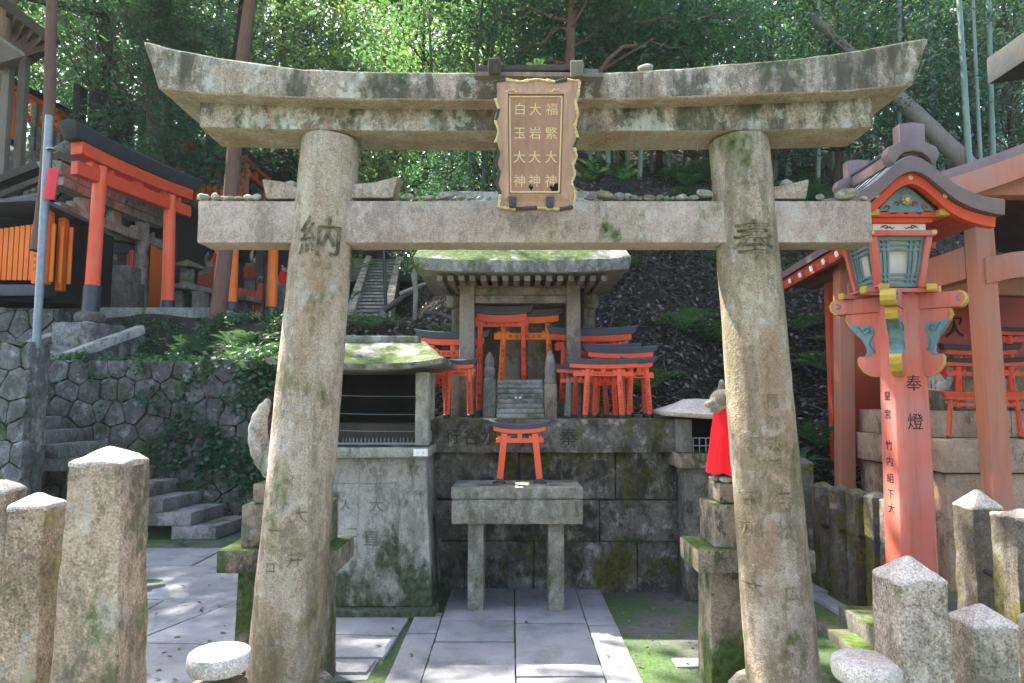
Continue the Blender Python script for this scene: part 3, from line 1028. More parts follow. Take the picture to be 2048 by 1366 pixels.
for sx in (1024, 1100):
    mb = MB(); mb.prism([pxy(*p) for p in ((sx - 8, 402), (sx + 8, 402), (sx + 7, 423), (sx - 7, 423))], 0.03, 0.056, fr_pl)
    mb.build('clamp', M['black'], Q, bevel=0.004)
# little roof of old boards over the plaque
mb = MB().bar(at(950, 152, 3.16), at(1206, 154, 3.16), 0.05, 0.022)
mb.build('roof_board', M['greywood'], Q, bevel=0.003, rough=0.004, rscale=12, maxlen=.08)
MB().bar(at(952, 142, 3.3), at(1150, 140, 3.3), 0.06, 0.03).build('roof_board', M['darkwood'], Q, bevel=0.003)
MB().bar(at(1160, 145, 3.2), at(1195, 147, 3.2), 0.05, 0.02).build('roof_board', M['greywood'], Q, bevel=0.003)
for sx, sz in ((988, 116), (1153, 121)):
    p, q = at(sx, sz + 16, 3.06), at(sx + 4, sz + 18, 3.32)
    MB().bar(p, q, 0.055, 0.068).build('roof_beam', M['greywood'] if sx > 1000 else M['darkwood'], Q, bevel=0.006, rough=0.004, rscale=20, maxlen=.04)

# ------------------------------------------------------------------ pebbles left on the crossbeam
rg = random.Random(12)


def pebble(px, py, Y, w, h, seed, label, group='small pebbles laid on the torii crossbeam'):
    rr = random.Random(seed)
    p = at(px, py, Y)
    k = Y / FPX
    bm = bmesh.new()
    bmesh.ops.create_icosphere(bm, subdivisions=2, radius=1)
    off = Vector((rr.uniform(0, 50), rr.uniform(0, 50), 0))
    a = rr.uniform(0, 6.28)
    sx, sy, sz = w * k / 2, w * k / 2 * rr.uniform(.7, 1.0), h * k / 2
    for v in bm.verts:
        c = v.co.copy()
        c *= 1 + 0.28 * mnoise.noise(c * 1.1 + off)
        v.co = Vector((c.x * sx, c.y * sy, c.z * sz))
    me = bpy.data.meshes.new('pebble'); bm.to_mesh(me); bm.free()
    me.materials.append(M['pebble']); me.shade_smooth()
    o = bpy.data.objects.new('pebble', me); COL.objects.link(o)
    o.location = (p.x, Y, p.z + sz * .8)
    o.rotation_euler = (rr.uniform(-.15, .15), rr.uniform(-.2, .2), rr.uniform(-.3, .3))
    tag(o, label, 'pebble', group)
    return o


SM = 'small pale pebble in the row on the torii crossbeam'
spans = [(430, 522, 8), (800, 985, 13), (1165, 1395, 17)]
s = 0
for a, b, n in spans:
    for i in range(n):
        s += 1
        x = a + (b - a) * (i + rg.uniform(.2, .8)) / n
        w = rg.uniform(10, 24)
        pebble(x, 400 - rg.uniform(0, 1.5), rg.uniform(3.44, 3.56), w, w * rg.uniform(.4, .75), 100 + s, SM)
for x, y, w, h, lab in ((407, 402, 23, 17, 'round white pebble at the very left end of the torii crossbeam'),
                        (430, 401, 16, 17, 'pinkish round pebble, second from the left end of the crossbeam'),
                        (890, 398, 34, 14, 'large flat tan pebble on the crossbeam left of the plaque'),
                        (1208, 397, 42, 16, 'large flat pink pebble on the crossbeam just right of the plaque'),
                        (1410, 394, 34, 18, 'long reddish stone on the crossbeam against the right pillar'),
                        (1693, 400, 48, 27, 'biggest pale stone near the right end of the crossbeam'),
                        (1640, 400, 20, 14, 'small rounded stone right of the right wedge'),
                        (1728, 401, 20, 10, 'flat grey pebble at the very right end of the crossbeam')):
    s += 1
    pebble(x, y, 3.47, w, h, 100 + s, lab, 'larger stones laid on the torii')
pebble(582, 380, 3.5, 28, 21, 77, 'white stone resting on the wedge beside the left pillar', 'larger stones laid on the torii')
pebble(1572, 374, 3.5, 24, 17, 78, 'brown stone resting on the wedge beside the right pillar', 'larger stones laid on the torii')
pebble(1292, 141, 3.45, 34, 14, 79, 'flat pale stone lying on the top beam right of the plaque', 'larger stones laid on the torii')
# ================================================================== VERMILION TORIIS (one builder)
def make_torii(name, label, loc, rotz, H, span, kas_w, r, lean=0.06, mats=('red', 'red', 'black'), group=None, foot=0.07,
               square=False, text=True, depth=1.0, nuki_z=0.66, nuki_w=None, cat='torii', stone_base=False, kas_up=0.032, text_col=None, strut=True):
    """Beams along local x. mats: pillars, beams, kasagi."""
    pm, bmt, km = (M[q] for q in mats)
    t = thing(name, label, cat, (0, 0, 0), group)
    zk, zs = H * 0.905, H * 0.835                       # underside of kasagi, of the red beam
    nz1 = H * (nuki_z + 0.075); nz0 = H * nuki_z
    dl = lean * H
    for s in (-1, 1):
        b = Vector((s * span / 2, 0, 0)); tp = Vector((s * (span / 2 - dl), 0, zs))
        f = b.lerp(tp, foot)
        if square:
            p = MB().bar(f, tp, 2 * r, 2 * r, up=(0, 1, 0)).build('pillar', pm, t, bevel=r * .25)
            MB().bar(b, f, 2.3 * r, 2.3 * r, up=(0, 1, 0)).build('pillar_foot', M['black'], p, bevel=r * .2)
        else:
            p = MB().tube([f, tp], [r, r * .92], 16).build('pillar', pm, t)
            MB().tube([b, f], [r * 1.18, r * 1.16], 16).build('pillar_foot', M['black'], p, bevel=r * .1, seg=1)
        if stone_base:
            MB().lathe(b + Vector((0, 0, -r * 1.2)), [(r * 1.9, 0), (r * 2.1, r * .6), (r * 2.0, r * 1.1), (r * 1.5, r * 1.5)], 20).build('base_stone', M['greystone'], t)
        if text:
            mb = MB()
            n = 9
            for k in range(n):
                q = b.lerp(tp, 0.16 + 0.58 * (k + (0.6 if k > 5 else 0)) / n)
                rr = r * .98 + .0015
                write(mb, '奉納平成年吉日建立之'[(k + (3 if s > 0 else 0)) % 10],
                      lambda u, v: Vector((q.x + u, -math.sqrt(max(1e-8, rr * rr - u * u)) if not square else -rr - .001, q.z + v)), H * 0.042)
            mb.build('lettering', M['ink'], p, smooth=0)
    d = r * 2.0 * depth
    mb = MB(); secs = []
    W = kas_w / 2
    for i in range(17):
        f = i / 8 - 1
        up = kas_up * H * abs(f) ** 2.4
        xt, xb = f * W, f * (W - 0.035 * H)
        secs.append([(xb, -d * .62, zk + up * .8), (xt, -d * .8, H * .985 + up), (xt, 0, H + up), (xt, d * .8, H * .985 + up), (xb, d * .62, zk + up * .8)])
    mb.loft(secs).build('kasagi', km, t, bevel=H * .004, seg=1)
    secs = []
    W = kas_w / 2 - 0.075 * H
    for i in range(13):
        f = i / 6 - 1
        up = kas_up * H * .75 * abs(f) ** 2.4
        secs.append([(f * W, -d * .52, zs + up), (f * W, -d * .55, zk + up), (f * W, d * .55, zk + up), (f * W, d * .52, zs + up)])
    MB().loft(secs).build('shimaki', bmt, t, bevel=H * .003, seg=1)
    nw = (nuki_w if nuki_w else kas_w * 0.80) / 2
    nk = MB().box(-nw, nw, -d * .32, d * .32, nz0, nz1).build('nuki', bmt, t, bevel=H * .004, seg=1)
    if text:
        mb = MB()
        write(mb, '奉納稲荷大神', lambda u, v: Vector((u, -d * .32 - .001, v)), H * .045, -0.5 * (span - 2 * dl - 3 * r) + H * .02, (nz0 + nz1) / 2, (span - 2 * dl - 3 * r) / 6, vertical=False)
        mb.build('lettering', M['ink'], nk, smooth=0)
    if strut:
        MB().box(-r * .75, r * .75, -d * .3, d * .3, nz1, zs + .002).build('strut', bmt, t, bevel=H * .003, seg=1)
    for s in (-1, 1):                                   # wedges where the tie beam passes the pillars
        cx = s * (span / 2 - dl * (nz1 / zs))
        for e in (-1, 1):
            mb = MB()
            mb.hexa([(cx + e * r * .9, -d * .3, nz1), (cx + e * r * 2.0, -d * .3, nz1), (cx + e * r * 2.0, d * .3, nz1), (cx + e * r * .9, d * .3, nz1)],
                    [(cx + e * r * .9, -d * .3, nz1 + r * .35), (cx + e * r * 2.0, -d * .3, nz1 + r * .8), (cx + e * r * 2.0, d * .3, nz1 + r * .8), (cx + e * r * .9, d * .3, nz1 + r * .35)])
            mb.build('wedge', bmt, t, smooth=0)
    t.location = loc
    t.rotation_euler = (0, 0, rotz)
    return t


def torii_px(name, label, Y, xl, xr, yfoot, ytop, kw, pw, base_z=None, **kw2):
    """A torii facing the viewer from its measured pixels: pillar feet xl/xr, foot and top rows."""
    a, b = at(xl, yfoot, Y), at(xr, yfoot, Y)
    z = base_z if base_z is not None else (a.z + b.z) / 2
    top = at((xl + xr) / 2, ytop, Y).z
    return make_torii(name, label, Vector(((a.x + b.x) / 2, Y, z)), kw2.pop('rotz', 0), top - z, abs(b.x - a.x), kw * Y / FPX, pw * Y / FPX / 2, **kw2)


# ================================================================== ALTAR PLATFORM
PX0, PX1 = -0.70, 1.42
PZ = at(1100, 838, 5.72).z
P_ = thing('stone_platform', 'dark stained stone platform of long courses carrying the small shrine', 'platform', (0.36, 6.5, 0))
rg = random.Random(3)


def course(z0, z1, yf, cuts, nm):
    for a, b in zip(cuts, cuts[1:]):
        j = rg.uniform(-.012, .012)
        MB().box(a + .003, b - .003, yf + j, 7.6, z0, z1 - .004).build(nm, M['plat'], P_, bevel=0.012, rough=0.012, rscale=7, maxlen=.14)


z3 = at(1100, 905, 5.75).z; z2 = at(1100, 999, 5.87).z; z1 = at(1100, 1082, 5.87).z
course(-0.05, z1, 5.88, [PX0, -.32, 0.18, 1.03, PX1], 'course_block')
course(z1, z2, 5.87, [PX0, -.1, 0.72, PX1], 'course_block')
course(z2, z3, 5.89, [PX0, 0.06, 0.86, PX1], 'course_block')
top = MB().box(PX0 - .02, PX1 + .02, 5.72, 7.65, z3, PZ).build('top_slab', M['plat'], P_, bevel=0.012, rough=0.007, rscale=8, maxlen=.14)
for ch, px, sz in (('谷', 943, .15), ('水', 980, .15), ('奉', 1137, .155), ('行', 905, .13)):
    q = at(px, 873, 5.712)
    write_parts(top, 'carving_shade_character', M['carveplat'], ch, lambda u, v: Vector((q.x + u, 5.706, q.z + v)), sz)

# ================================================================== THE SMALL STONE SHRINE
H_ = thing('stone_shrine', 'small stone shrine with a moss-covered roof on the platform behind the altar', 'shrine', (0.06, 6.7, PZ))
zl0, zl1 = at(1040, 606, 6.35).z, at(1040, 574, 6.35).z
ze0 = at(1040, 545, 5.95).z
ze1 = at(1040, 521, 5.95).z
for a, b, Y in ((919, 949, 6.3), (1134, 1161, 6.3)):
    p = at(a, 600, Y); q = at(b, 600, Y)
    MB().box(p.x, q.x, Y, Y + .15, PZ, zl1 + .06).build('pillar', M['shrine'], H_, bevel=.012, rough=.005, maxlen=.12)
for a, b, Y in ((904, 924, 6.85), (1166, 1188, 6.85)):
    p = at(a, 600, Y); q = at(b, 600, Y)
    MB().box(p.x, q.x, Y, Y + .13, PZ, ze0 + .05).build('pillar', M['shrine'], H_, bevel=.012, rough=.005, maxlen=.12)
    c = at((a + b) / 2 + (-4 if a < 1000 else 4), 602, Y)
    MB().lathe(c + Vector((0, 0, -.07)), [(.06, 0), (.085, .03), (.085, .11), (.06, .14)], 16).build('beam_end', M['shrine'], H_)
xl, xr = at(944, 590, 6.33).x, at(1140, 590, 6.33).x
MB().box(xl, xr, 6.34, 6.44, zl0, (zl0 + zl1) / 2 - .004).build('lintel', M['shrine'], H_, bevel=.008, rough=.004, maxlen=.12)
MB().box(xl, xr, 6.36, 6.46, (zl0 + zl1) / 2, zl1).build('lintel', M['shrine'], H_, bevel=.008, rough=.004, maxlen=.12)
MB().box(xl - .14, xr + .14, 6.31, 6.45, zl1 + .004, ze0 - .06).build('architrave', M['shrine'], H_, bevel=.008, rough=.004, maxlen=.15)
MB().box(at(905, 600, 7.2).x, at(1190, 600, 7.2).x, 7.18, 7.3, PZ, ze0).build('back_wall', M['shrine'], H_, rough=.004, maxlen=.2)
for a, b in ((904, 916), (1178, 1190)):
    MB().box(at(a, 600, 7.0).x, at(b, 600, 7.0).x, 6.99, 7.17, PZ + .02, ze0 - .02).build('side_wall', M['shrine'], H_)
# rafters under the eave
ex0, ex1 = at(826, 540, 5.95).x, at(1262, 540, 5.95).x
for k in range(16):
    x = ex0 + .22 + (ex1 - ex0 - .44) * k / 15
    MB().box(x - .026, x + .026, 6.03, 7.3, ze0 - .058, ze0 - .006).build('rafter', M['shrine'], H_, bevel=.006, seg=1)
# roof: thick slab eaves, concave slopes up to the ridge
YE0, YE1, YR = 5.93, 7.45, 6.72
zr = at(1040, 412, 6.72).z


def roof_stone(nm, x0, x1, y0, y1, z0, z1, rx0, rx1, yr, zr, par, mat, n=8, up=.03, slab=None):
    secs = []
    for i in range(n + 1):
        f = i / n
        g = f ** 1.35                                     # concave
        a0 = x0 + (rx0 - x0) * f; a1 = x1 + (rx1 - x1) * f
        ya = y0 + (yr - .06 - y0) * f; yb = y1 + (yr + .06 - y1) * f
        z = z1 + (zr - z1) * (0.35 * f + .65 * g)
        cu = up * (1 - f) ** 2
        ring = []
        m = 10
        for k in range(m + 1):
            s = k / m * 2 - 1
            ring.append((a0 + (a1 - a0) * k / m, ya, z + cu * abs(s) ** 3))
        for k in range(m + 1):
            s = 1 - k / m * 2
            ring.append((a1 + (a0 - a1) * k / m, yb, z + cu * abs(s) ** 3))
        secs.append(ring)
    low = [(x * .985 + .015 * (x0 + x1) / 2, y + (.02 if y < yr else -.02), z - (z1 - z0)) for x, y, z in secs[0]]
    return MB().loft([low] + secs).build(nm, mat, par, bevel=.012, rough=.012, rscale=6, maxlen=.11, smooth=40)


roof_stone('roof', ex0, ex1, YE0, YE1, ze0, ze1, at(866, 470, 6.72).x, at(1222, 470, 6.72).x, YR, zr, H_, M['roofstone'])
MB().box(at(880, 420, 6.7).x, at(1205, 420, 6.7).x, YR - .1, YR + .1, zr - .05, zr + .12).build('ridge', M['roofstone'], H_, bevel=.02, rough=.01, maxlen=.15)
# two carved guardian slabs inside, and floor plinth
for px in (1022, 1074):
    a = at(px, 735, 6.9)
    mb = MB().box(a.x - .10, a.x + .10, 6.9, 7.05, PZ + .14, PZ + .92)
    mb.build('inner_slab', M['shrine'], H_, bevel=.03, rough=.02, rscale=10, maxlen=.08)
MB().box(xl - .05, xr + .05, 6.5, 7.15, PZ, PZ + .14).build('plinth', M['shrine'], H_, bevel=.01)

# miniature staircase with its two posts
zt = at(1040, 760, 6.45).z
S_ = thing('miniature_steps', 'pale grey miniature stone staircase leading up into the shrine', 'steps', (0.07, 6.1, PZ))
x0, x1 = at(993, 800, 6.0).x, at(1088, 800, 6.0).x
n = 8
for k in range(n):
    z0 = PZ + (zt - PZ) * k / n; z1_ = PZ + (zt - PZ) * (k + 1) / n
    y = 5.93 + 0.40 * k / n
    MB().box(x0, x1, y, 6.5, z0, z1_ - .002).build('tread', M['greytorii'], S_, bevel=.008, seg=2, rough=.003, maxlen=.1)
for px in (1032, 1040):
    q = at(px, 800, 6.1)
    MB().lathe((q.x, 6.095 + .0, PZ + (zt - PZ) * 4 / n - .001), [(.012, 0), (.013, .006), (.006, .014)], 10).build('coin', M['white'], None)
for o in [o for o in COL.objects if o.name.startswith('coin')]:
    tag(o, 'tiny white offering lying on the middle tread of the miniature steps', 'offering', 'white offerings on the steps')
for px, nm, lab in ((979, 'pointed', 'left stone post with a round finial beside the miniature steps'), (1101, 'slim', 'right stone post with a slim finial beside the miniature steps')):
    a = at(px, 830, 6.0); w = .052
    t = thing('newel_post', lab, 'post', (a.x, 6.0, PZ), 'newel posts beside the miniature steps')
    zc = at(px, 768, 6.0).z; ztop = at(px, 704 if px < 1000 else 700, 6.0).z
    MB().box(a.x - w, a.x + w, 5.95, 6.06, PZ, zc).build('shaft', M['shrine'] if px > 1000 else M['greystone'], t, bevel=.01, rough=.004, maxlen=.06)
    h = ztop - zc
    prof = [(.05, 0), (.052, h * .12), (.036, h * .2), (.045, h * .32), (.05, h * .45), (.034, h * .55), (.043, h * .68), (.03, h * .85), (.006, h)] if px < 1000 else [(.05, 0), (.055, h * .1), (.045, h * .18), (.048, h * .4), (.042, h * .65), (.026, h * .88), (.006, h)]
    MB().lathe((a.x, 6.005, zc), prof, 16).build('finial', M['greystone'], t)

# ------------------------------------------------------------------ the little toriis on the platform
G = 'small vermilion toriis offered on the shrine platform'
RP = ('redpink', 'redpink', 'blackgrey')
torii_px('miniature_torii', 'wide lettered vermilion torii at the left rear of the platform', 6.55, 857, 951, 829, 663, 152, 12, base_z=PZ, mats=('redpink', 'redpink', 'blackgrey'), group=G, lean=.04, nuki_z=.70, rotz=.02)
torii_px('miniature_torii', 'small torii with a blue-grey top just right of the candle house roof', 6.1, 893, 941, 830, 719, 78, 13, base_z=PZ, mats=RP, group=G, lean=.03, nuki_z=.72)
torii_px('miniature_torii', 'low pale torii half hidden behind the candle house post', 6.3, 857, 893, 829, 742, 70, 9, base_z=PZ, mats=('redpink', 'red', 'redpink'), group=G, lean=.07)
torii_px('miniature_torii', 'dark red torii under the shrine lintel, its right leg at the middle', 6.50, 958, 1049, 745, 610, 134, 11, base_z=PZ + .0, mats=('red', 'red', 'black'), group=G, lean=.01, nuki_z=.80)
torii_px('miniature_torii', 'bright orange torii deep inside the stone shrine', 6.60, 1000, 1104, 745, 617, 160, 12, base_z=PZ + .14, mats=('orange', 'orange', 'black'), group=G, lean=.045, nuki_z=.66)
torii_px('miniature_torii', 'widest torii at the right rear, tall behind the clustered ones', 6.6, 1124, 1246, 828, 655, 184, 14, base_z=PZ, mats=('red', 'red', 'blackgrey'), group=G, lean=.03, nuki_z=.74)
torii_px('miniature_torii', 'second torii of the right cluster, its long black top below the widest one', 6.42, 1150, 1262, 829, 689, 156, 12, base_z=PZ, mats=('redpink', 'redpink', 'blackgrey'), group=G, lean=.05, nuki_z=.72)
torii_px('miniature_torii', 'torii of the right cluster set furthest right, behind the front pair', 6.30, 1192, 1292, 830, 694, 150, 12, base_z=PZ, mats=RP, group=G, lean=.04, nuki_z=.70)
torii_px('miniature_torii', 'frontmost torii of the right cluster with slanting legs', 5.96, 1170, 1245, 831, 718, 152, 12, base_z=PZ, mats=RP, group=G, lean=.055, nuki_z=.71, nuki_w=.51)
torii_px('miniature_torii', 'torii of the right cluster with the rightmost leg and turned a little', 6.12, 1258, 1300, 831, 716, 72, 11, base_z=PZ, mats=RP, group=G, lean=.05, rotz=-.1)
torii_px('miniature_torii', 'narrow low torii between the legs of the right cluster', 6.10, 1188, 1232, 831, 738, 62, 11, base_z=PZ, mats=('red', 'red', 'reddull'), group=G, lean=.05)
torii_px('miniature_torii', 'torii at the left edge of the right cluster with a dark blue top end', 6.22, 1148, 1214, 831, 730, 150, 11, base_z=PZ, mats=('reddull', 'redpink', 'blackgrey'), group=G, lean=.05)
# white slip of paper leaning by the right cluster
o = MB().prism([(1128, 832), (1141, 832), (1141, 760), (1134, 752)], 0, .008, lambda u, v, d: at(u, v, 5.95 + d)).build('paper_slip', M['greystone'], None)
tag(o, 'tall pale grey slab standing between the right newel post and the torii cluster', 'slab')

# ================================================================== ALTAR TABLE
tz0, tz1, tz2 = at(1035, 1049, 5.18).z, at(1035, 999, 5.18).z, at(1035, 975, 5.18).z
Tb = thing('altar_table', 'grey stone altar table on four legs standing on the flagged path', 'table', (0.03, 5.4, 0))
tx0, tx1 = at(902, 990, 5.18).x, at(1167, 990, 5.18).x
MB().box(tx0, tx1, 5.18, 5.66, tz1 + .004, tz2).build('tabletop', M['table'], Tb, bevel=.01, rough=.004, maxlen=.12)
MB().box(tx0 + .004, tx1 - .004, 5.19, 5.64, tz0, tz1).build('apron', M['table'], Tb, bevel=.01, rough=.004, maxlen=.12)
for px0, px1 in ((935, 967), (1097, 1129)):
    for Y in (5.27, 5.52):
        a, b = at(px0, 1150, 5.27), at(px1, 1150, 5.27)
        MB().box(a.x, b.x, Y, Y + .12, -0.03, tz0 - .002).build('leg', M['table'], Tb, bevel=.01, rough=.004, maxlen=.12)
t = torii_px('miniature_torii', 'salmon torii with a blue-grey top standing alone on the altar table', 5.42, 999, 1080, 958, 847, 121, 12.5, base_z=tz2, mats=('redpink', 'redpink', 'blackgrey'), square=True, lean=.085, nuki_z=.68, nuki_w=.365, foot=.1, text=False, kas_up=.07, depth=1.3)
for ch in list(t.children):
    pass
for s in (-1, 1):
    MB().lathe((s * .157, 0, 0), [(.052, 0), (.05, .012), (.03, .018)], 14).build('foot_block', M['black'], t).matrix_parent_inverse = Matrix()

# ================================================================== CANDLE HOUSE (left) ON ITS TALL BASE
C_ = thing('candle_house', 'stone candle house with a mossy roof and wired dark box on a tall tapered base', 'shrine', (-1.05, 5.6, 0))
zb = at(760, 915, 5.28).z; zs_ = at(760, 893, 5.25).z; zq = at(760, 744, 5.3).z; ze_ = at(760, 729, 5.12).z
hx0, hx1 = -1.62, at(850, 920, 5.28).x
bx1 = at(866, 1200, 5.26).x
mb = MB()
mb.hexa([(hx0 - .06, 5.20, .06), (bx1, 5.20, .06), (bx1, 6.0, .06), (hx0 - .06, 6.0, .06)], [(hx0, 5.28, zb), (hx1, 5.28, zb), (hx1, 5.95, zb), (hx0, 5.95, zb)])
base = mb.build('base', M['house'], C_, bevel=.015, rough=.006, maxlen=.13)
MB().box(hx0 - .12, bx1 + .03, 5.12, 6.08, -.03, .058).build('plinth', M['house'], C_, bevel=.012, rough=.006, maxlen=.15)


def fr_base(px, py, lift=.003):
    q = at(px, py, 5.24)

    def fn(u, v):
        z = q.z + v
        f = (z - .06) / (zb - .06)
        return Vector((q.x + u, 5.20 + .08 * f - lift, z))
    return fn


for ch, px, py, sz in (('大', 752, 1010, .115), ('大', 777, 1075, .125), ('直', 743, 1075, .125), ('二', 704, 1065, .09), ('人', 690, 1010, .08)):
    write_parts(base, 'carving_shade_character', M['carvegrey'], ch, fr_base(px, py), sz)
mb = MB()
f = fr_base(700, 966)
mb.tube([f(-.25, 0), f(.0, 0), f(.30, 0), f(.315, .01), f(.33, -.01), f(.345, .005), f(.35, -.03)], .006, 6)
mb.tube([f(.355, -.03), f(.36, -.3), f(.36, -.62)], .004, 6); mb.tube([f(.06, .14), f(.06, -.1), f(.062, -.5)], .003, 6)
mb.build('carved_border', M['house'], base)
sx1 = at(857, 905, 5.2).x
MB().box(hx0 - .05, sx1, 5.19, 6.02, zb + .003, zs_).build('sill', M['house'], C_, bevel=.018, rough=.006, maxlen=.1)
lb = at(841, 905, 5.185)
st_ = MB().box(lb.x - .052, lb.x + .052, 5.182, 5.187, lb.z - .026, lb.z + .026).build('sticker', M['white'], C_)
mb = MB(); write(mb, 'とよ', lambda u, v: Vector((lb.x + u, 5.1805, lb.z + v)), .022, -.02, 0, .04, vertical=False)
mb.build('lettering', M['carvegrey'], st_, smooth=0)
for px0, px1, Y in ((830, 857, 5.3), (620, 640, 5.3)):
    a, b = at(px0, 820, Y), at(px1, 820, Y)
    MB().box(a.x, b.x, Y, Y + .14, zs_ + .003, zq).build('post', M['house'], C_, bevel=.01, rough=.004, maxlen=.12)
    MB().box(a.x + .01, b.x - .01, Y + .42, Y + .54, zs_ + .003, zq).build('post', M['house'], C_, bevel=.01)
xw0, xw1 = at(640, 820, 5.3).x, at(832, 820, 5.3).x
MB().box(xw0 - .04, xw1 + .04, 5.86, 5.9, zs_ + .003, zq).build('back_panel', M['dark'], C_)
MB().box(xw0 + .0, xw1 - .0, 5.47, 5.86, zs_ + .004, zs_ + .16).build('candle_rack', M['darkwood'], C_)
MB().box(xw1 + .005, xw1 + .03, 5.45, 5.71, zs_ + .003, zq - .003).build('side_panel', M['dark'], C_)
for px, py in ((640, 793), (640, 829), (640, 863)):
    a, b = at(px, py - 3, 5.36), at(832, py, 5.36)
    MB().tube([a, a.lerp(b, .5) + Vector((0, 0, -.004)), b], .003, 6).build('wire', M['metal'], C_)
MB().box(at(648, 886, 5.33).x, at(830, 886, 5.33).x, 5.32, 5.34, at(700, 889, 5.33).z, at(700, 885, 5.33).z).build('metal_strip', M['metal'], C_)
rg = random.Random(8)
for k in range(22):
    x = xw0 + .05 + (xw1 - xw0 - .1) * k / 21
    mb = MB().lathe((x, 5.44 + rg.uniform(-.02, .02), zs_ + .003 + .0), [(.006, 0), (.006, rg.uniform(.02, .05)), (.001, .055)], 6)
    o = mb.build('candle_spike', M['metal'], C_)
roof_stone('roof', -1.78, at(889, 735, 5.05).x, 5.02, 6.22, zq + .005, ze_, -1.62, at(852, 690, 5.6).x, 5.6, at(760, 684, 5.6).z, C_, M['roofstone'], up=.05)
MB().box(-1.66, at(840, 680, 5.6).x, 5.52, 5.68, at(760, 690, 5.6).z, at(760, 673, 5.6).z).build('ridge', M['roofstone'], C_, bevel=.02, rough=.008, maxlen=.1)

# ------------------------------------------------------------------ small lantern house at right behind the fox
D_ = thing('lantern_house', 'low stone lantern house with a pale slab roof behind the right fox', 'shrine', (1.62, 5.6, 0))
dx0, dx1 = at(1357, 900, 5.5).x, 2.05
dz0 = at(1380, 938, 5.5).z; dz1 = at(1380, 838, 5.5).z
MB().box(dx0 + .06, dx1 - .06, 5.58, 6.1, -.03, dz0).build('base', M['plat'], D_, bevel=.015, rough=.01, maxlen=.13)
MB().box(dx0 - .0, dx1, 5.5, 6.2, dz0 + .003, at(1380, 906, 5.5).z).build('sill', M['ped'], D_, bevel=.012, rough=.006, maxlen=.12)
zc_ = at(1380, 906, 5.5).z + .003
for x in (dx0, dx1 - .11):
    MB().box(x, x + .11, 5.5, 5.62, zc_, dz1).build('post', M['greystone'], D_, bevel=.01, rough=.004, maxlen=.1)
    MB().box(x, x + .11, 6.02, 6.14, zc_, dz1).build('post', M['greystone'], D_, bevel=.01)
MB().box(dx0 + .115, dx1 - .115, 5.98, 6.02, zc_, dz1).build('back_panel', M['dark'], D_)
for k in range(9):
    x = dx0 + .13 + k * .05
    MB().tube([(x, 5.56, zc_), (x, 5.56, zc_ + .11)], .005, 6).build('candle_spike', M['metal'], D_)
for zz in (.05, .11):
    MB().bar((dx0 + .11, 5.555, zc_ + zz), (dx1 - .11, 5.555, zc_ + zz), .008, .008).build('rail', M['metal'], D_)
roof_stone('roof', at(1344, 830, 5.4).x, dx1 + .1, 5.38, 6.3, dz1 + .003, at(1380, 828, 5.4).z, at(1376, 802, 5.7).x, dx1 - .1, 5.84, at(1400, 798, 5.84).z, D_, M['bollard'], up=.02)

# ================================================================== FOXES ON THEIR PEDESTALS


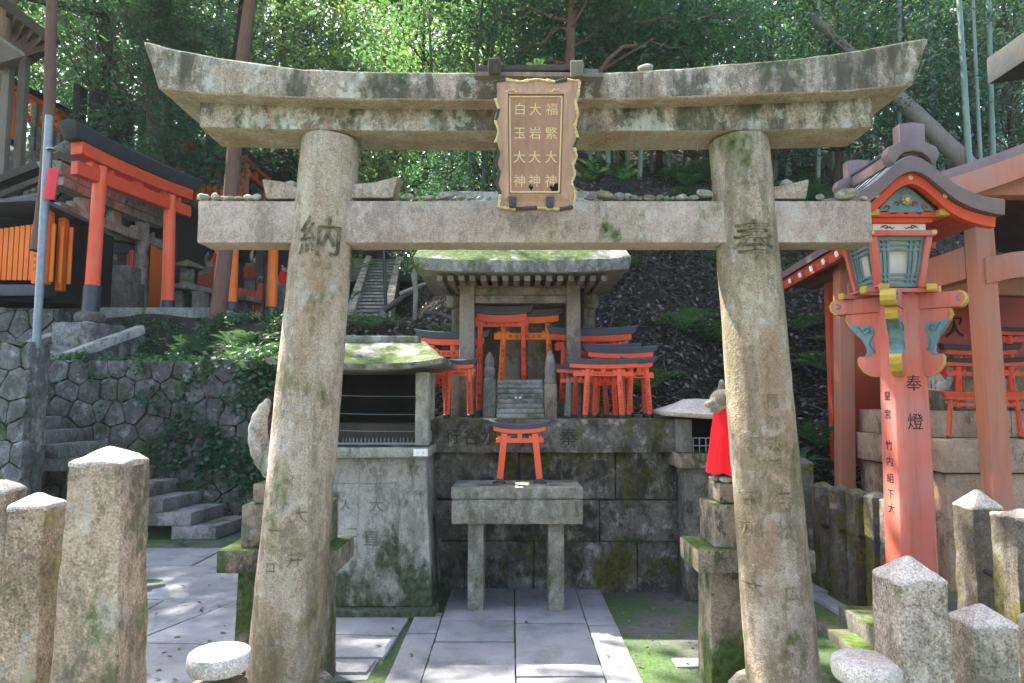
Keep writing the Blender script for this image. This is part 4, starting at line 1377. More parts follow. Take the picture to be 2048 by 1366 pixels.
def fox(loc, s, label, bib_label, bib=True, scale=1.0, mat='fox', bibmat='cloth'):
    """Seated stone fox looking along +x when s = 1."""
    t = thing('fox_statue', label, 'statue', (0, 0, 0))
    bm = bmesh.new()

    def blob(c, r, rot=None):
        mt = Matrix.Translation(Vector(c)) @ (rot.to_4x4() if rot else Matrix()) @ Matrix.Diagonal((*r, 1))
        bmesh.ops.create_icosphere(bm, subdivisions=3, radius=1, matrix=mt)
    ry = lambda a: Matrix.Rotation(R(a), 3, 'Y')
    blob((-.075, 0, .10), (.105, .085, .10))                 # haunches
    blob((-.03, 0, .17), (.085, .075, .12), ry(25))
    blob((.015, 0, .26), (.068, .066, .12), ry(12))         # chest
    blob((.04, 0, .355), (.052, .052, .075), ry(15))        # neck
    blob((.062, 0, .428), (.070, .063, .060))               # head
    blob((.118, 0, .412), (.060, .034, .026), ry(8))        # muzzle
    blob((.150, 0, .405), (.022, .022, .018))
    blob((.108, 0, .376), (.040, .022, .012), ry(16))       # jaw
    blob((.085, 0, .452), (.035, .04, .016), ry(20))        # brow
    for e in (-1, 1):
        blob((.030, e * .040, .492), (.022, .018, .056), Matrix.Rotation(R(-14 * e), 3, 'X') @ ry(-16))   # ears
        blob((.060, e * .040, .13), (.025, .025, .13))      # front legs
        blob((.082, e * .042, .018), (.045, .026, .02))     # paws
        blob((-.03, e * .075, .075), (.075, .03, .075))     # thighs
        blob((.02, e * .08, .016), (.06, .026, .018))
    for a, z, x, r_ in ((0, .07, -.15, .045), (0, .12, -.18, .05), (0, .17, -.20, .055), (0, .22, -.212, .055), (0, .27, -.215, .052), (0, .32, -.208, .045), (0, .37, -.19, .034), (0, .41, -.17, .022)):
        blob((x, 0, z), (r_, r_ * .8, r_ * 1.35))
    blob((0, 0, .004), (.0001, .0001, .0001))
    me = bpy.data.meshes.new('body'); bm.to_mesh(me); bm.free()
    o = bpy.data.objects.new('body', me); COL.objects.link(o)
    md = o.modifiers.new('r', 'REMESH'); md.mode = 'VOXEL'; md.voxel_size = .0075
    md2 = o.modifiers.new('s', 'SMOOTH'); md2.iterations = 3; md2.factor = .5
    dg = bpy.context.evaluated_depsgraph_get()
    me2 = bpy.data.meshes.new_from_object(o.evaluated_get(dg))
    bpy.data.objects.remove(o)
    me2.name = 'body'
    if s < 0:
        me2.transform(Matrix.Diagonal((-1, 1, 1, 1))); me2.flip_normals()
    me2.shade_smooth(); me2.materials.clear(); me2.materials.append(M[mat])
    b = bpy.data.objects.new('body', me2); COL.objects.link(b); b.parent = t
    for e in (-1, 1):
        ob = MB().lathe((s * .105, e * .034, .432), [(.001, -.007), (.006, -.004), (.007, 0), (.006, .004), (.001, .007)], 8).build('eye', M['carve'], t)
    if bib:
        secs = []
        for z, rx, ryy, cx in ((.405, .056, .058, .035), (.35, .073, .074, .038), (.27, .092, .096, .03), (.18, .105, .105, .03), (.09, .118, .115, .03), (.045, .125, .12, .03)):
            ring = []
            for k in range(28):
                a = -PI * .86 + 2 * PI * .86 * k / 27
                w = 1 + .10 * math.sin(k * 1.7 + 2 * z) * (.41 - z) / .36
                ring.append((s * (cx + rx * .86 * w * math.cos(a)), ryy * w * math.sin(a), z + .006 * math.sin(k * 1.3)))
            secs.append(ring)
        mb = MB().loft(secs, close=False)
        inner = [[(x - s * .004, y * .965, z + .002) for x, y, z in r_] for r_ in secs]
        mb.loft(inner, close=False)
        mb.build('bib', M[bibmat], t, smooth=80)
    t.location = loc
    t.scale = (scale,) * 3
    return t


def pedestal(x0, x1, yf, yb, label, side):
    t = thing('stone_pedestal', label, 'pedestal', ((x0 + x1) / 2, (yf + yb) / 2, 0), 'fox pedestals')
    c = (x0 + x1) / 2
    MB().hexa([(x0 + .075, yf + .06, -.03), (x1 - .075, yf + .06, -.03), (x1 - .075, yb - .06, -.03), (x0 + .075, yb - .06, -.03)],
              [(x0 + .085, yf + .08, .632), (x1 - .085, yf + .08, .632), (x1 - .085, yb - .08, .632), (x0 + .085, yb - .08, .632)]).build('shaft', M['ped'], t, bevel=.012, rough=.006, maxlen=.1)
    MB().box(x0, x1, yf, yb, .635, .755).build('ledge', M['ped'], t, bevel=.012, rough=.006, maxlen=.1)
    MB().box(x0 + .105, x1 - .085, yf + .05, yb - .05, .758, .985).build('block', M['ped'], t, bevel=.012, rough=.005, maxlen=.09)
    MB().box(x0 + .15, x1 - .15, yf + .09, yb - .09, .988, 1.095).build('block', M['ped'], t, bevel=.012, rough=.005, maxlen=.09)
    return t


pedestal(-1.566, -.926, 3.79, 4.2, 'mossy stepped stone pedestal behind the left torii pillar', -1)
pedestal(.985, 1.61, 3.79, 4.2, 'mossy stepped stone pedestal behind the right torii pillar, under the red bib', 1)
fox(Vector((1.243, 3.98, 1.096)), -1, 'stone fox in a bright red bib half hidden behind the right pillar', None, scale=1.06).rotation_euler = (0, 0, .42)
fox(Vector((-1.21, 3.99, 1.096)), 1, 'stone fox behind the left pillar, only its back showing', None, bib=True, scale=1.06)
# ================================================================== STONE FENCE POSTS AND BOLLARDS


def fence_post(x, y, w, h, label, mat, taper=1.2, cap=.05, group='granite fence posts', rot=0.0, seed=0):
    t = thing('fence_post', label, 'post', (x, y, 0), group)
    Rz = Matrix.Translation((x, y, 0)) @ Matrix.Rotation(rot, 4, 'Z')
    a, b = w / 2 * taper, w / 2
    rr = random.Random(seed)
    mb = MB()
    secs = []
    for i in range(9):
        f = i / 8
        s = a + (b - a) * f
        j = [rr.uniform(-.004, .004) for _ in range(4)]
        secs.append([Rz @ Vector(p) for p in ((-s + j[0], -s, h * f - .05), (s + j[1], -s, h * f - .05), (s + j[2], s, h * f - .05), (-s + j[3], s, h * f - .05))])
    secs[-1] = [Vector((p.x, p.y, h)) for p in secs[-1]]
    apex = [Rz @ Vector((c * .012, d * .012, h + cap)) for c, d in ((-1, -1), (1, -1), (1, 1), (-1, 1))]
    mb.loft(secs)
    base = [Rz @ Vector((i * b, j * b, h + .002)) for i, j in ((-1, -1), (1, -1), (1, 1), (-1, 1))]
    for p in apex + base:
        pass
    cc = Vector((x, y, 0))
    rim = [cc + (Vector((p.x, p.y, 0)) - cc) * 1.01 for p in secs[-1]]
    MB().loft([[p + Vector((0, 0, h - .016)) for p in rim], [p + Vector((0, 0, h + .002)) for p in rim], apex]).build('cap', M['greystone' if 'mossy posts' in group else 'bollard'], t, bevel=.012, seg=2, rough=.012, rscale=12, maxlen=.03, smooth=45)  # pale caps carry the sunlight on the post tops in their stone colour
    mb.build('shaft', M[mat], t, bevel=.012, seg=2, rough=.011, rscale=10, maxlen=.045, smooth=45)
    return t


def x_at(px, Y):
    return (px - 1024) / FPX * Y


fence_post(x_at(217, 2.36) , 2.40, .178, 1.345, 'tallest brown granite fence post at the left, its top given a pale sunlit colour', 'post', 1.3, seed=1)
fence_post(-1.825, 2.74, .14, 1.15, 'shorter granite fence post with a yellowish side, left of the tallest post', 'postlichen', 1.35, seed=2, cap=.045)
fence_post(-2.30, 3.2, .14, 1.15, 'granite fence post cut by the left edge of the picture', 'postlichen', 1.3, seed=3, cap=.045)
fence_post(1.355, 2.45, .168, .955, 'speckled grey granite post before the foot of the red lantern pillar', 'postgrey', 1.18, seed=4, cap=.06)
fence_post(1.705, 2.62, .155, .755, 'short speckled granite post right of the grey post before the lantern', 'postgrey', 1.12, seed=5, cap=.055)
fence_post(2.03, 2.72, .15, .72, 'low granite post cut by the lower right corner of the picture', 'postgrey', 1.12, seed=6, cap=.05)
fence_post(2.62, 4.0, .175, .96, 'broad yellow-mossed granite post with a pyramid top left of the corner post at right', 'postmoss', 1.08, seed=7, cap=.085)
fence_post(2.50, 3.50, .18, .985, 'granite post at the right edge with a sunlit yellow-mossed side', 'postmoss', 1.15, seed=8, cap=.03)
LB = ['second', 'third', 'fourth', 'fifth']
fence_post(2.555, 6.25, .15, 1.0, 'taller end post of the mossy fence behind the right torii pillar', 'postmoss', 1.0, .05, 'mossy posts of the right side fence', seed=9)
for k, (px, Y) in enumerate(((1637, 5.95), (1671, 5.72), (1706, 5.50), (1742, 5.30))):
    fence_post(x_at(px, Y), Y, .135, .83, f'mossy low fence post beyond the right pillar, {LB[k]} from the tall end post', 'postmoss', 1.06, .04, 'mossy posts of the right side fence', seed=10 + k)
for k, Y in enumerate((5.09, 4.89)):
    fence_post(2.725, Y, .135, .83, 'mossy low fence post mostly hidden behind the red lantern pillar', 'postmoss', 1.06, .04, 'mossy posts of the right side fence', seed=20 + k)
# iron rods between the posts
for a, b, lab in (((2.55, 5.95, .52), (2.76, 4.85, .52), 'dark iron rod threaded through the mossy fence posts at right'),
                  ((1.42, 2.47, .50), (1.70, 2.62, .50), 'dark iron rod between the two speckled granite posts'),
                  ((1.70, 2.62, .47), (2.05, 2.73, .47), 'dark iron rod right of the short speckled post'),
                  ((2.60, 4.0, .62), (2.50, 3.5, .62), 'dark iron rod between the two yellow-mossed posts')):
    o = MB().tube([a, b], .014, 8).build('iron_rod', M['iron']); tag(o, lab, 'rod', 'iron fence rods')


def bollard(x, y, r, h, label):
    t = thing('bollard', label, 'bollard', (x, y, 0), 'round-topped stone bollards')
    MB().lathe((x, y, -.05), [(r * .98, 0), (r * .97, h * .55), (r * 1.0, h - .10), (r * .99, h - .078), (r * .93, h - .066)], 28).build('shaft', M['post'], t, rough=.004, rscale=12)
    MB().lathe((x, y, 0), [(r * .91, h - .072), (r * .97, h - .068), (r * 1.04, h - .056), (r * 1.06, h - .038), (r * 1.05, h - .020), (r * 1.01, h - .008), (r * .93, h - .002), (r * .6, h + .001), (.002, h + .002)], 40).build('cap', M['bollard'], t, rough=.002, rscale=14)  # cap paler than the shaft: its sunlit look is put into the colour


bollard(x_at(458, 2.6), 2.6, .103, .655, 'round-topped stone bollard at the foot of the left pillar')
bollard(x_at(1710, 2.45), 2.45, .108, .68, 'round-topped stone bollard at lower right, its cap coloured pale for the sun on it')

M['tealdark'] = plain('dark_teal_paint', (0.07, 0.15, 0.16), 0.55, 0.4, 0.3, 14, 0.1)
# ================================================================== RED LANTERN ON ITS PILLAR
LX, LY = 2.51, 4.6
L = thing('lantern_pillar', 'tall vermilion lantern pillar with curved roof, teal lattice and carved brackets', 'lantern', (LX, LY, 0))
MB().box(LX - .30, LX + .26, LY - .28, LY + .28, -.03, .16).build('base_stone', M['greystone'], L, bevel=.012, rough=.006, maxlen=.1)
MB().box(LX - .44, LX + .42, LY - .44, LY + .42, -.03, .05).build('base_stone', M['greystone'], L, bevel=.012, rough=.006, maxlen=.12)
px0, px1 = at(1800, 600, LY), at(1828, 1235, LY)
ang = R(5)


def post_ring(c, z, w, ch):
    pts = []
    for a, b in ((-w, -w + ch), (-w + ch, -w), (w - ch, -w), (w, -w + ch), (w, w - ch), (w - ch, w), (-w + ch, w), (-w, w - ch)):
        pts.append(Vector((c.x + a * math.cos(ang) - b * math.sin(ang), LY + a * math.sin(ang) + b * math.cos(ang), z)))
    return pts


def axis(z):
    return px1.lerp(px0, (z - px1.z) / (px0.z - px1.z))


zt = 2.235
mb = MB().loft([post_ring(axis(z), z, .112 + .012 * (1 - (z - .16) / 2.1), .04) for z in (.16, .6, 1.1, 1.6, 2.0, zt)])
post = mb.build('post', M['redlamp'], L, bevel=.004)


def on_front(u, v, z0, side=0):
    c = axis(z0 + v)
    w = .112 + .012 * (1 - (z0 + v - .16) / 2.1) + .002
    if side == 0:
        a, b = u, -w
    else:
        a, b = -w, -u
    return Vector((c.x + a * math.cos(ang) - b * math.sin(ang), LY + a * math.sin(ang) + b * math.cos(ang), z0 + v))


mb = MB()
for ch, py in (('奉', 766), ('燈', 843)):
    z0 = at(1805, py, LY - .12).z
    write(mb, ch, lambda u, v: on_front(u - .012, v, z0), .112)
mb.build('lettering', M['ink'], post, smooth=0)
mb = MB()
for ch, py in (('皇', 791), ('宮', 828), ('竹', 890), ('内', 922), ('組', 955), ('下', 988), ('太', 1016)):
    z0 = at(1765, py, LY).z
    write(mb, ch, lambda u, v: on_front(u, v, z0, 1), .066, squash=1.15)
mb.build('lettering', M['ink'], post, smooth=0)
# diagonal carved brackets
ARM0, ARM1 = 2.135, 2.235


def fr_arm(th):
    cx, cy = axis(2.1).x, LY

    def fn(u, v, d):
        u = .09 + (u - .09) * (.80 if abs(th - R(318)) < .1 else .93)
        return Vector((cx + math.cos(th) * u - math.sin(th) * d, cy + math.sin(th) * u + math.cos(th) * d, v))
    return fn


BR = [(.09, ARM0 - .002), (.335, ARM0 - .002), (.345, ARM0 - .04), (.325, ARM0 - .075), (.285, ARM0 - .085), (.245, ARM0 - .135), (.235, ARM0 - .19), (.215, ARM0 - .225), (.208, ARM0 - .265), (.225, ARM0 - .295),
      (.262, ARM0 - .292), (.275, ARM0 - .315), (.268, ARM0 - .355), (.235, ARM0 - .40), (.19, ARM0 - .425), (.15, ARM0 - .43), (.09, ARM0 - .43)]
VOL = [(.335, ARM0 - .078), (.30, ARM0 - .072), (.25, ARM0 - .085), (.195, ARM0 - .080), (.165, ARM0 - .105), (.160, ARM0 - .145), (.180, ARM0 - .175), (.165, ARM0 - .215), (.17, ARM0 - .26), (.195, ARM0 - .292), (.235, ARM0 - .298),
       (.205, ARM0 - .265), (.212, ARM0 - .226), (.232, ARM0 - .19), (.27, ARM0 - .155)]
for th in (R(225 + 7), R(315 + 3), R(135 + 7), R(45 + 5)):
    fn = fr_arm(th)
    arm = [(.08, ARM0), (.40, ARM0), (.42, ARM0 + .008), (.445, ARM0 + .03), (.45, ARM0 + .06), (.435, ARM0 + .088), (.40, ARM1), (.08, ARM1)]
    a = MB().prism(arm, -.042, .042, fn).build('bracket_arm', M['redlamp'], L, bevel=.004)
    tip = [(.398, ARM0 - .004), (.425, ARM0 + .004), (.45, ARM0 + .028), (.456, ARM0 + .06), (.44, ARM0 + .092), (.402, ARM1 + .004), (.40, ARM1 - .004), (.43, ARM0 + .085), (.444, ARM0 + .058), (.438, ARM0 + .034), (.418, ARM0 + .014)]
    MB().prism(tip, -.044, .044, fn).build('yellow_edge', M['yellow'], a, bevel=.001)
    for sd in (-1, 1):
        pts = [fn(.40 + (.024 - .0034 * k) * math.cos(k * .95 + 1.2), ARM0 + .052 + (.024 - .0034 * k) * math.sin(k * .95 + 1.2), sd * .044) for k in range(7)]
        MB().tube(pts, [.0055] * 7, 6).build('scroll', M['teal'], a)
    b = MB().prism(BR, -.034, .034, fn).build('bracket', M['redlamp'], L, bevel=.003)
    for sd in (-1, 1):
        MB().prism([(u, v) for u, v in VOL], sd * .033, sd * .039, fn).build('volute', M['teal'], b, bevel=.002)
        pts = [fn(.205 + (.030 - .0045 * k) * math.cos(k * .9 + .3), ARM0 - .128 + (.030 - .0045 * k) * math.sin(k * .9 + .3), sd * .0395) for k in range(7)]
        MB().tube(pts, [.0065] * 7, 6).build('scroll', M['tealdark'], b)
        pts = [fn(.272 - .008 * k, ARM0 - .10 - .006 * k + .012 * math.sin(k * .9), sd * .0395) for k in range(8)]
        MB().tube(pts, [.005] * 8, 6).build('scroll', M['tealdark'], b)
        pts = [fn(.183 + .014 * math.sin(k * .8), ARM0 - .18 - .015 * k, sd * .0395) for k in range(7)]
        MB().tube(pts, [.005] * 7, 6).build('scroll', M['tealdark'], b)
    for i0, i1, mt in ((1, 4, 'yellow'), (4, 10, 'teal'), (10, 15, 'yellow')):
        P = BR[i0:i1 + 1]
        out_ = [(u + .006, v - .002) for u, v in P]
        mb = MB()
        for (q0, q1), (r0, r1) in zip(zip(P, P[1:]), zip(out_, out_[1:])):
            mb.add([fn(*q0, -.035), fn(*q1, -.035), fn(*q1, .035), fn(*q0, .035), fn(*r0, -.035), fn(*r1, -.035), fn(*r1, .035), fn(*r0, .035)],
                   [(0, 1, 2, 3), (4, 5, 6, 7), (0, 1, 5, 4), (2, 3, 7, 6), (0, 3, 7, 4), (1, 2, 6, 5)])
        mb.build('yellow_edge' if mt == 'yellow' else 'teal_edge', M[mt], b, smooth=0)
# lantern box: floor rails with yellow ends, flared lattice box
bz0 = ARM1 + .002
BX = at(1797, 570, 4.45).x + .01
for s in (-1, 1):
    o = MB().box(BX - .23, BX + .23, LY + s * .15 - .028, LY + s * .15 + .028, bz0, bz0 + .026).build('floor_rail', M['redlamp'], L, bevel=.003)
    for e in (-1, 1):
        MB().box(BX + e * .236 - .008, BX + e * .236 + .008, LY + s * .15 - .031, LY + s * .15 + .031, bz0 - .003, bz0 + .040).build('rail_end', M['yellow'], o, bevel=.002)
    o = MB().box(BX + s * .15 - .028, BX + s * .15 + .028, LY - .23, LY + .23, bz0 + .028, bz0 + .040).build('floor_rail', M['redlamp'], L, bevel=.003)
    for e in (-1, 1):
        MB().box(BX + s * .15 - .031, BX + s * .15 + .031, LY + e * .236 - .008, LY + e * .236 + .008, bz0 + .004, bz0 + .043).build('rail_end', M['yellow'], o, bevel=.002)
fz0 = bz0 + .041; fz1 = fz0 + .316
wb, wt = .135, .178


def box_pt(side, u, v, d):
    """Point on a flared side: u in -1..1 across, v in 0..1 up, d outwards."""
    w = wb + (wt - wb) * v
    a = R(90) * side
    x, y = u * w, -(w + d)
    return Vector((BX + x * math.cos(a) - y * math.sin(a), LY + x * math.sin(a) + y * math.cos(a), fz0 + (fz1 - fz0) * v))


for i, (sx, sy) in enumerate(((-1, -1), (1, -1), (1, 1), (-1, 1))):
    MB().bar((BX + sx * wb, LY + sy * wb, fz0), (BX + sx * wt, LY + sy * wt, fz1), .038, .038, up=(0, 1, 0)).build('corner_post', M['redlamp'], L, bevel=.003)
for side in range(4):
    mb = MB()
    for u0, u1, v0, v1, d0, d1 in ((-.87, .87, .0, .07, -.02, -.004), (-.87, .87, .93, 1, -.02, -.004), (-.87, -.78, .07, .93, -.02, -.004), (.78, .87, .07, .93, -.02, -.004)):
        mb.hexa([box_pt(side, u0, v0, d0), box_pt(side, u1, v0, d0), box_pt(side, u1, v0, d1), box_pt(side, u0, v0, d1)],
                [box_pt(side, u0, v1, d0), box_pt(side, u1, v1, d0), box_pt(side, u1, v1, d1), box_pt(side, u0, v1, d1)])
    for u in (-.60, -.43, .43, .60):
        mb.hexa([box_pt(side, u - .04, .06, -.018), box_pt(side, u + .04, .06, -.018), box_pt(side, u + .04, .06, -.006), box_pt(side, u - .04, .06, -.006)],
                [box_pt(side, u - .04, .94, -.018), box_pt(side, u + .04, .94, -.018), box_pt(side, u + .04, .94, -.006), box_pt(side, u - .04, .94, -.006)])
    for v in (.15, .25, .75, .85):
        mb.hexa([box_pt(side, -.8, v - .022, -.017), box_pt(side, .8, v - .022, -.017), box_pt(side, .8, v - .022, -.007), box_pt(side, -.8, v - .022, -.007)],
                [box_pt(side, -.8, v + .022, -.017), box_pt(side, .8, v + .022, -.017), box_pt(side, .8, v + .022, -.007), box_pt(side, -.8, v + .022, -.007)])
    mb.build('lattice', M['teal'], L, smooth=0)
    MB().hexa([box_pt(side, -.85, .03, -.034), box_pt(side, .85, .03, -.034), box_pt(side, .85, .03, -.03), box_pt(side, -.85, .03, -.03)],
              [box_pt(side, -.85, .97, -.034), box_pt(side, .85, .97, -.034), box_pt(side, .85, .97, -.03), box_pt(side, -.85, .97, -.03)]).build('paper_pane', M['paper'], L, smooth=0)
# top frame: rail, white scroll panel, second rail
MB().box(BX - .21, BX + .21, LY - .21, LY + .21, fz1 + .002, fz1 + .038).build('top_rail', M['redlamp'], L, bevel=.004)
MB().box(BX - .17, BX + .17, LY - .17, LY + .17, fz1 + .040, fz1 + .086).build('top_panel', M['white'], L)
mb = MB()
for s in (-1, 1):
    cx = BX + s * .085
    mb.tube([(cx + s * (.016 - .0016 * k) * math.cos(k * .8), LY - .173, fz1 + .063 + (.016 - .0016 * k) * math.sin(k * .8)) for k in range(9)], [.0035] * 9, 6)
    mb.tube([(cx - s * (.016 + .008 * k), LY - .173, fz1 + .060 + .005 * math.sin(k * 1.6)) for k in range(6)], [.004, .004, .0035, .003, .002, .001], 6)
    mb.tube([(cx + s * (.02 + .007 * k), LY - .173, fz1 + .070 - .004 * k) for k in range(4)], [.004, .003, .002, .001], 6)
mb.build('scroll', M['ink'], L)
MB().box(BX - .20, BX + .20, LY - .20, LY + .20, fz1 + .088, fz1 + .12).build('top_rail', M['red'], L, bevel=.004)
# curved gable roof
RYF, RYB = 4.28, 5.02
gx = at(1826, 330, RYF).x
PROF = [(0, 0), (.05, -.012), (.10, -.042), (.16, -.095), (.22, -.148), (.28, -.192), (.35, -.228), (.42, -.252), (.50, -.272), (.565, -.28)]
RZ = at(1826, 312, RYF).z


def roof_band(nm, mat, off0, off1, y0, y1, ext=0.0, par=None):
    top = [(-x * (1 + ext), z + off0) for x, z in PROF[::-1]] + [(x * (1 + ext), z + off0) for x, z in PROF[1:]]
    bot = [(-x * (1 + ext) * .985, z + off1) for x, z in PROF[::-1]] + [(x * (1 + ext) * .985, z + off1) for x, z in PROF[1:]]
    n = len(top)
    mb = MB()
    for k in range(n - 1):
        mb.hexa([(gx + bot[k][0], y0, RZ + bot[k][1]), (gx + bot[k + 1][0], y0, RZ + bot[k + 1][1]), (gx + bot[k + 1][0], y1, RZ + bot[k + 1][1]), (gx + bot[k][0], y1, RZ + bot[k][1])],
                [(gx + top[k][0], y0, RZ + top[k][1]), (gx + top[k + 1][0], y0, RZ + top[k + 1][1]), (gx + top[k + 1][0], y1, RZ + top[k + 1][1]), (gx + top[k][0], y1, RZ + top[k][1])])
    return mb.build(nm, mat, par or L, smooth=45)


roof = roof_band('roof', M['copper'], 0, -.095, RYF, RYB)
roof_band('roof_sheet', M['coppertop'], .006, .001, RYF + .012, RYB - .01, par=roof)
for k in range(5):                                      # standing seams on the roof sheet
    y = RYF + .13 + k * .125
    roof_band('seam', M['iron'], .014, .0055, y, y + .008, par=roof)
roof_band('bargeboard', M['red'], -.098, -.165, RYF + .035, RYF + .085, -.07)
roof_band('bargeboard', M['red'], -.098, -.165, RYB - .085, RYB - .035, -.07)
roof_band('soffit', M['reddull'], -.099, -.118, RYF + .087, RYB - .087, -.08)
# ridge beam with end blocks
MB().box(gx - .052, gx + .052, RYF + .03, RYB - .03, RZ + .008, RZ + .085).build('ridge', M['copper'], L, bevel=.004)
MB().box(gx - .062, gx + .062, RYF + .05, RYB - .05, RZ + .087, RZ + .105).build('ridge', M['blackgrey'], L, bevel=.004)
for y in (RYF - .01, RYB - .07):
    orn = [(-.085, .075), (.085, .075), (.09, .225), (.05, .235), (-.06, .235), (-.085, .225)]
    orn = [(-.08, .09), (-.15, .055), (-.165, .01), (-.15, -.03), (-.12, -.055), (-.10, -.015), (-.06, .02), (0, .032), (.06, .02), (.10, -.015), (.12, -.055), (.15, -.03), (.165, .01), (.15, .055), (.08, .09), (.08, .205), (0, .215), (-.08, .205)]
    MB().prism(orn, 0, .08, lambda u, v, d: (gx + u, y + d, RZ + v)).build('ridge_end', M['copper'], L, bevel=.005)
# carved teal gable with a gold flower
gz = RZ - .30
gab = [(-.20, -.045), (-.17, -.005), (-.11, .05), (-.05, .10), (0, .128), (.05, .10), (.11, .05), (.17, -.005), (.20, -.045), (.13, -.035), (.10, -.065), (.03, -.05), (0, -.068), (-.03, -.05), (-.10, -.065), (-.13, -.035)]
gb = MB().prism(gab, 0, .03, lambda u, v, d: (gx + u * .92, RYF + .10 + d, gz + .015 + v)).build('gable_carving', M['teal'], L, bevel=.004)
mb = MB()
for s in (-1, 1):
    for k0, cx, cz in ((0, .055, .0), (1, .115, -.025)):
        mb.tube([(gx + s * (cx + (.02 - .003 * k) * math.cos(k)), RYF + .098, gz + .02 + cz + (.02 - .003 * k) * math.sin(k)) for k in range(6)], [.006] * 6, 6)
mb.build('scroll', M['redark'], gb)
mb = MB()
for k in range(8):
    a = k * PI / 4
    mb.lathe((0, 0, 0), [(.001, 0)], 3) if False else None
    mb.tube([(gx + .02 * math.cos(a), RYF + .085, gz + .045 + .02 * math.sin(a)), (gx + .032 * math.cos(a), RYF + .088, gz + .045 + .032 * math.sin(a))], [.013, .008], 8)
mb.tube([(gx, RYF + .075, gz + .045), (gx, RYF + .10, gz + .045)], .016, 12)
mb.build('flower', M['gold'], gb)
MB().prism([(-.30, -.06), (0, .15), (.30, -.06), (.2, -.075), (-.2, -.075)], 0, .01, lambda u, v, d: (gx + u, RYF + .135 + d, gz + v)).build('gable_wall', M['reddull'], L, smooth=0)
MB().box(gx - .26, gx + .26, RYF + .10, RYB - .1, gz - .062, gz - .03).build('tie_beam', M['red'], L, bevel=.004)
for s in (-1, 0, 1):
    x, z = (s * .215, -.245) if s else (0, -.128)
    mb = MB().tube([(gx + x, RYF + .03, RZ + z), (gx + x, RYF + .042, RZ + z)], [.014, .018], 12)
    mb.build('stud', M['gold'], L)
for s in (-1, 1):
    MB().box(gx + s * .225 - .035, gx + s * .225 + .035, RYF + .06, RYF + .12, gz - .06, gz - .02).build('beam_end', M['yellow'], L, bevel=.004)
    MB().box(BX + s * .20 - .016, BX + s * .20 + .016, LY - .2135, LY - .2095, fz1 + .01, fz1 + .038).build('stud', M['gold'], L)

# ================================================================== THE RED ALTAR HALL AT RIGHT
HL = thing('altar_hall', 'open vermilion hall at right with a broad sloping roof over the stone altar', 'shrine', (4.6, 6.4, 0))
hall_top = 3.15


def hall_post(px_b, py_b, px_t, py_t, Y, w, mat):
    b, t = at(px_b, py_b, Y), at(px_t, py_t, Y)
    d = t - b
    g = b - d * ((b.z - .05) / d.z)
    t = b + d * ((hall_top - b.z) / d.z)
    return MB().bar(g, t, w, w, up=(0, 1, 0)).build('post', M[mat], HL, bevel=.012, rough=.003, maxlen=.2)


hall_post(1996, 1010, 1957, 460, 5.3, .145, 'redpost')
hall_post(1690, 960, 1687, 580, 7.3, .155, 'redpost')
MB().box(5.9, 6.1, 5.3, 5.5, 0, hall_top).build('post', M['redpost'], HL, bevel=.012)
MB().box(5.9, 6.1, 7.2, 7.4, 0, hall_top).build('post', M['redpost'], HL, bevel=.012)
# curved rainbow beams between the posts
for Y, x0, x1, z, dz in ((5.28, at(1960, 540, 5.28).x, 6.0, at(1990, 545, 5.28).z, .20), (7.25, at(1690, 560, 7.25).x, 6.0, 2.65, .22)):
    secs = []
    for i in range(13):
        f = i / 12
        up = .10 * math.sin(PI * min(1, f * 1.0)) ** .6
        x = x0 + (x1 - x0) * f
        secs.append([(x, Y - .07, z + up - dz / 2), (x, Y - .07, z + up + dz / 2), (x, Y + .07, z + up + dz / 2), (x, Y + .07, z + up - dz / 2)])
    MB().loft(secs).build('rainbow_beam', M['redpost'], HL, bevel=.01)
a, b = at(1706, 560, 7.2), at(1945, 500, 5.4)
MB().bar((a.x + .1, 7.2, 2.62), (b.x, 5.4, 2.62), .13, .26).build('side_beam', M['redpost'], HL, bevel=.01)
MB().bar((a.x + .02, 7.2, 3.08), (b.x - .02, 5.4, 3.08), .16, .18).build('side_beam', M['reddull'], HL, bevel=.01)
# roof: ridge runs front to back; left slope seen from below
E0, E1 = at(1885, 372, 5.0), at(1555, 575, 8.6)          # left eave line, front and back
E1.z = E0.z - .12
Rg0 = Vector((E0.x + 1.75, 4.9, E0.z + .82)); Rg1 = Vector((E1.x + 1.75, 8.6, E0.z + .80))
O0 = Vector((Rg0.x + 1.8, 5.0, E0.z)); O1 = Vector((Rg1.x + 1.8, 8.6, E0.z))


def slope(nm, mat, a0, a1, r0, r1, t0, t1):
    mb = MB()
    n = 8
    secs = []
    for i in range(n + 1):
        f = i / n
        sag = -.09 * math.sin(PI * f)
        p, q = a0.lerp(r0, f), a1.lerp(r1, f)
        secs.append([p + Vector((0, 0, sag + t0)), q + Vector((0, 0, sag + t0)), q + Vector((0, 0, sag + t1)), p + Vector((0, 0, sag + t1))])
    return mb.loft(secs).build(nm, mat, HL, smooth=40)


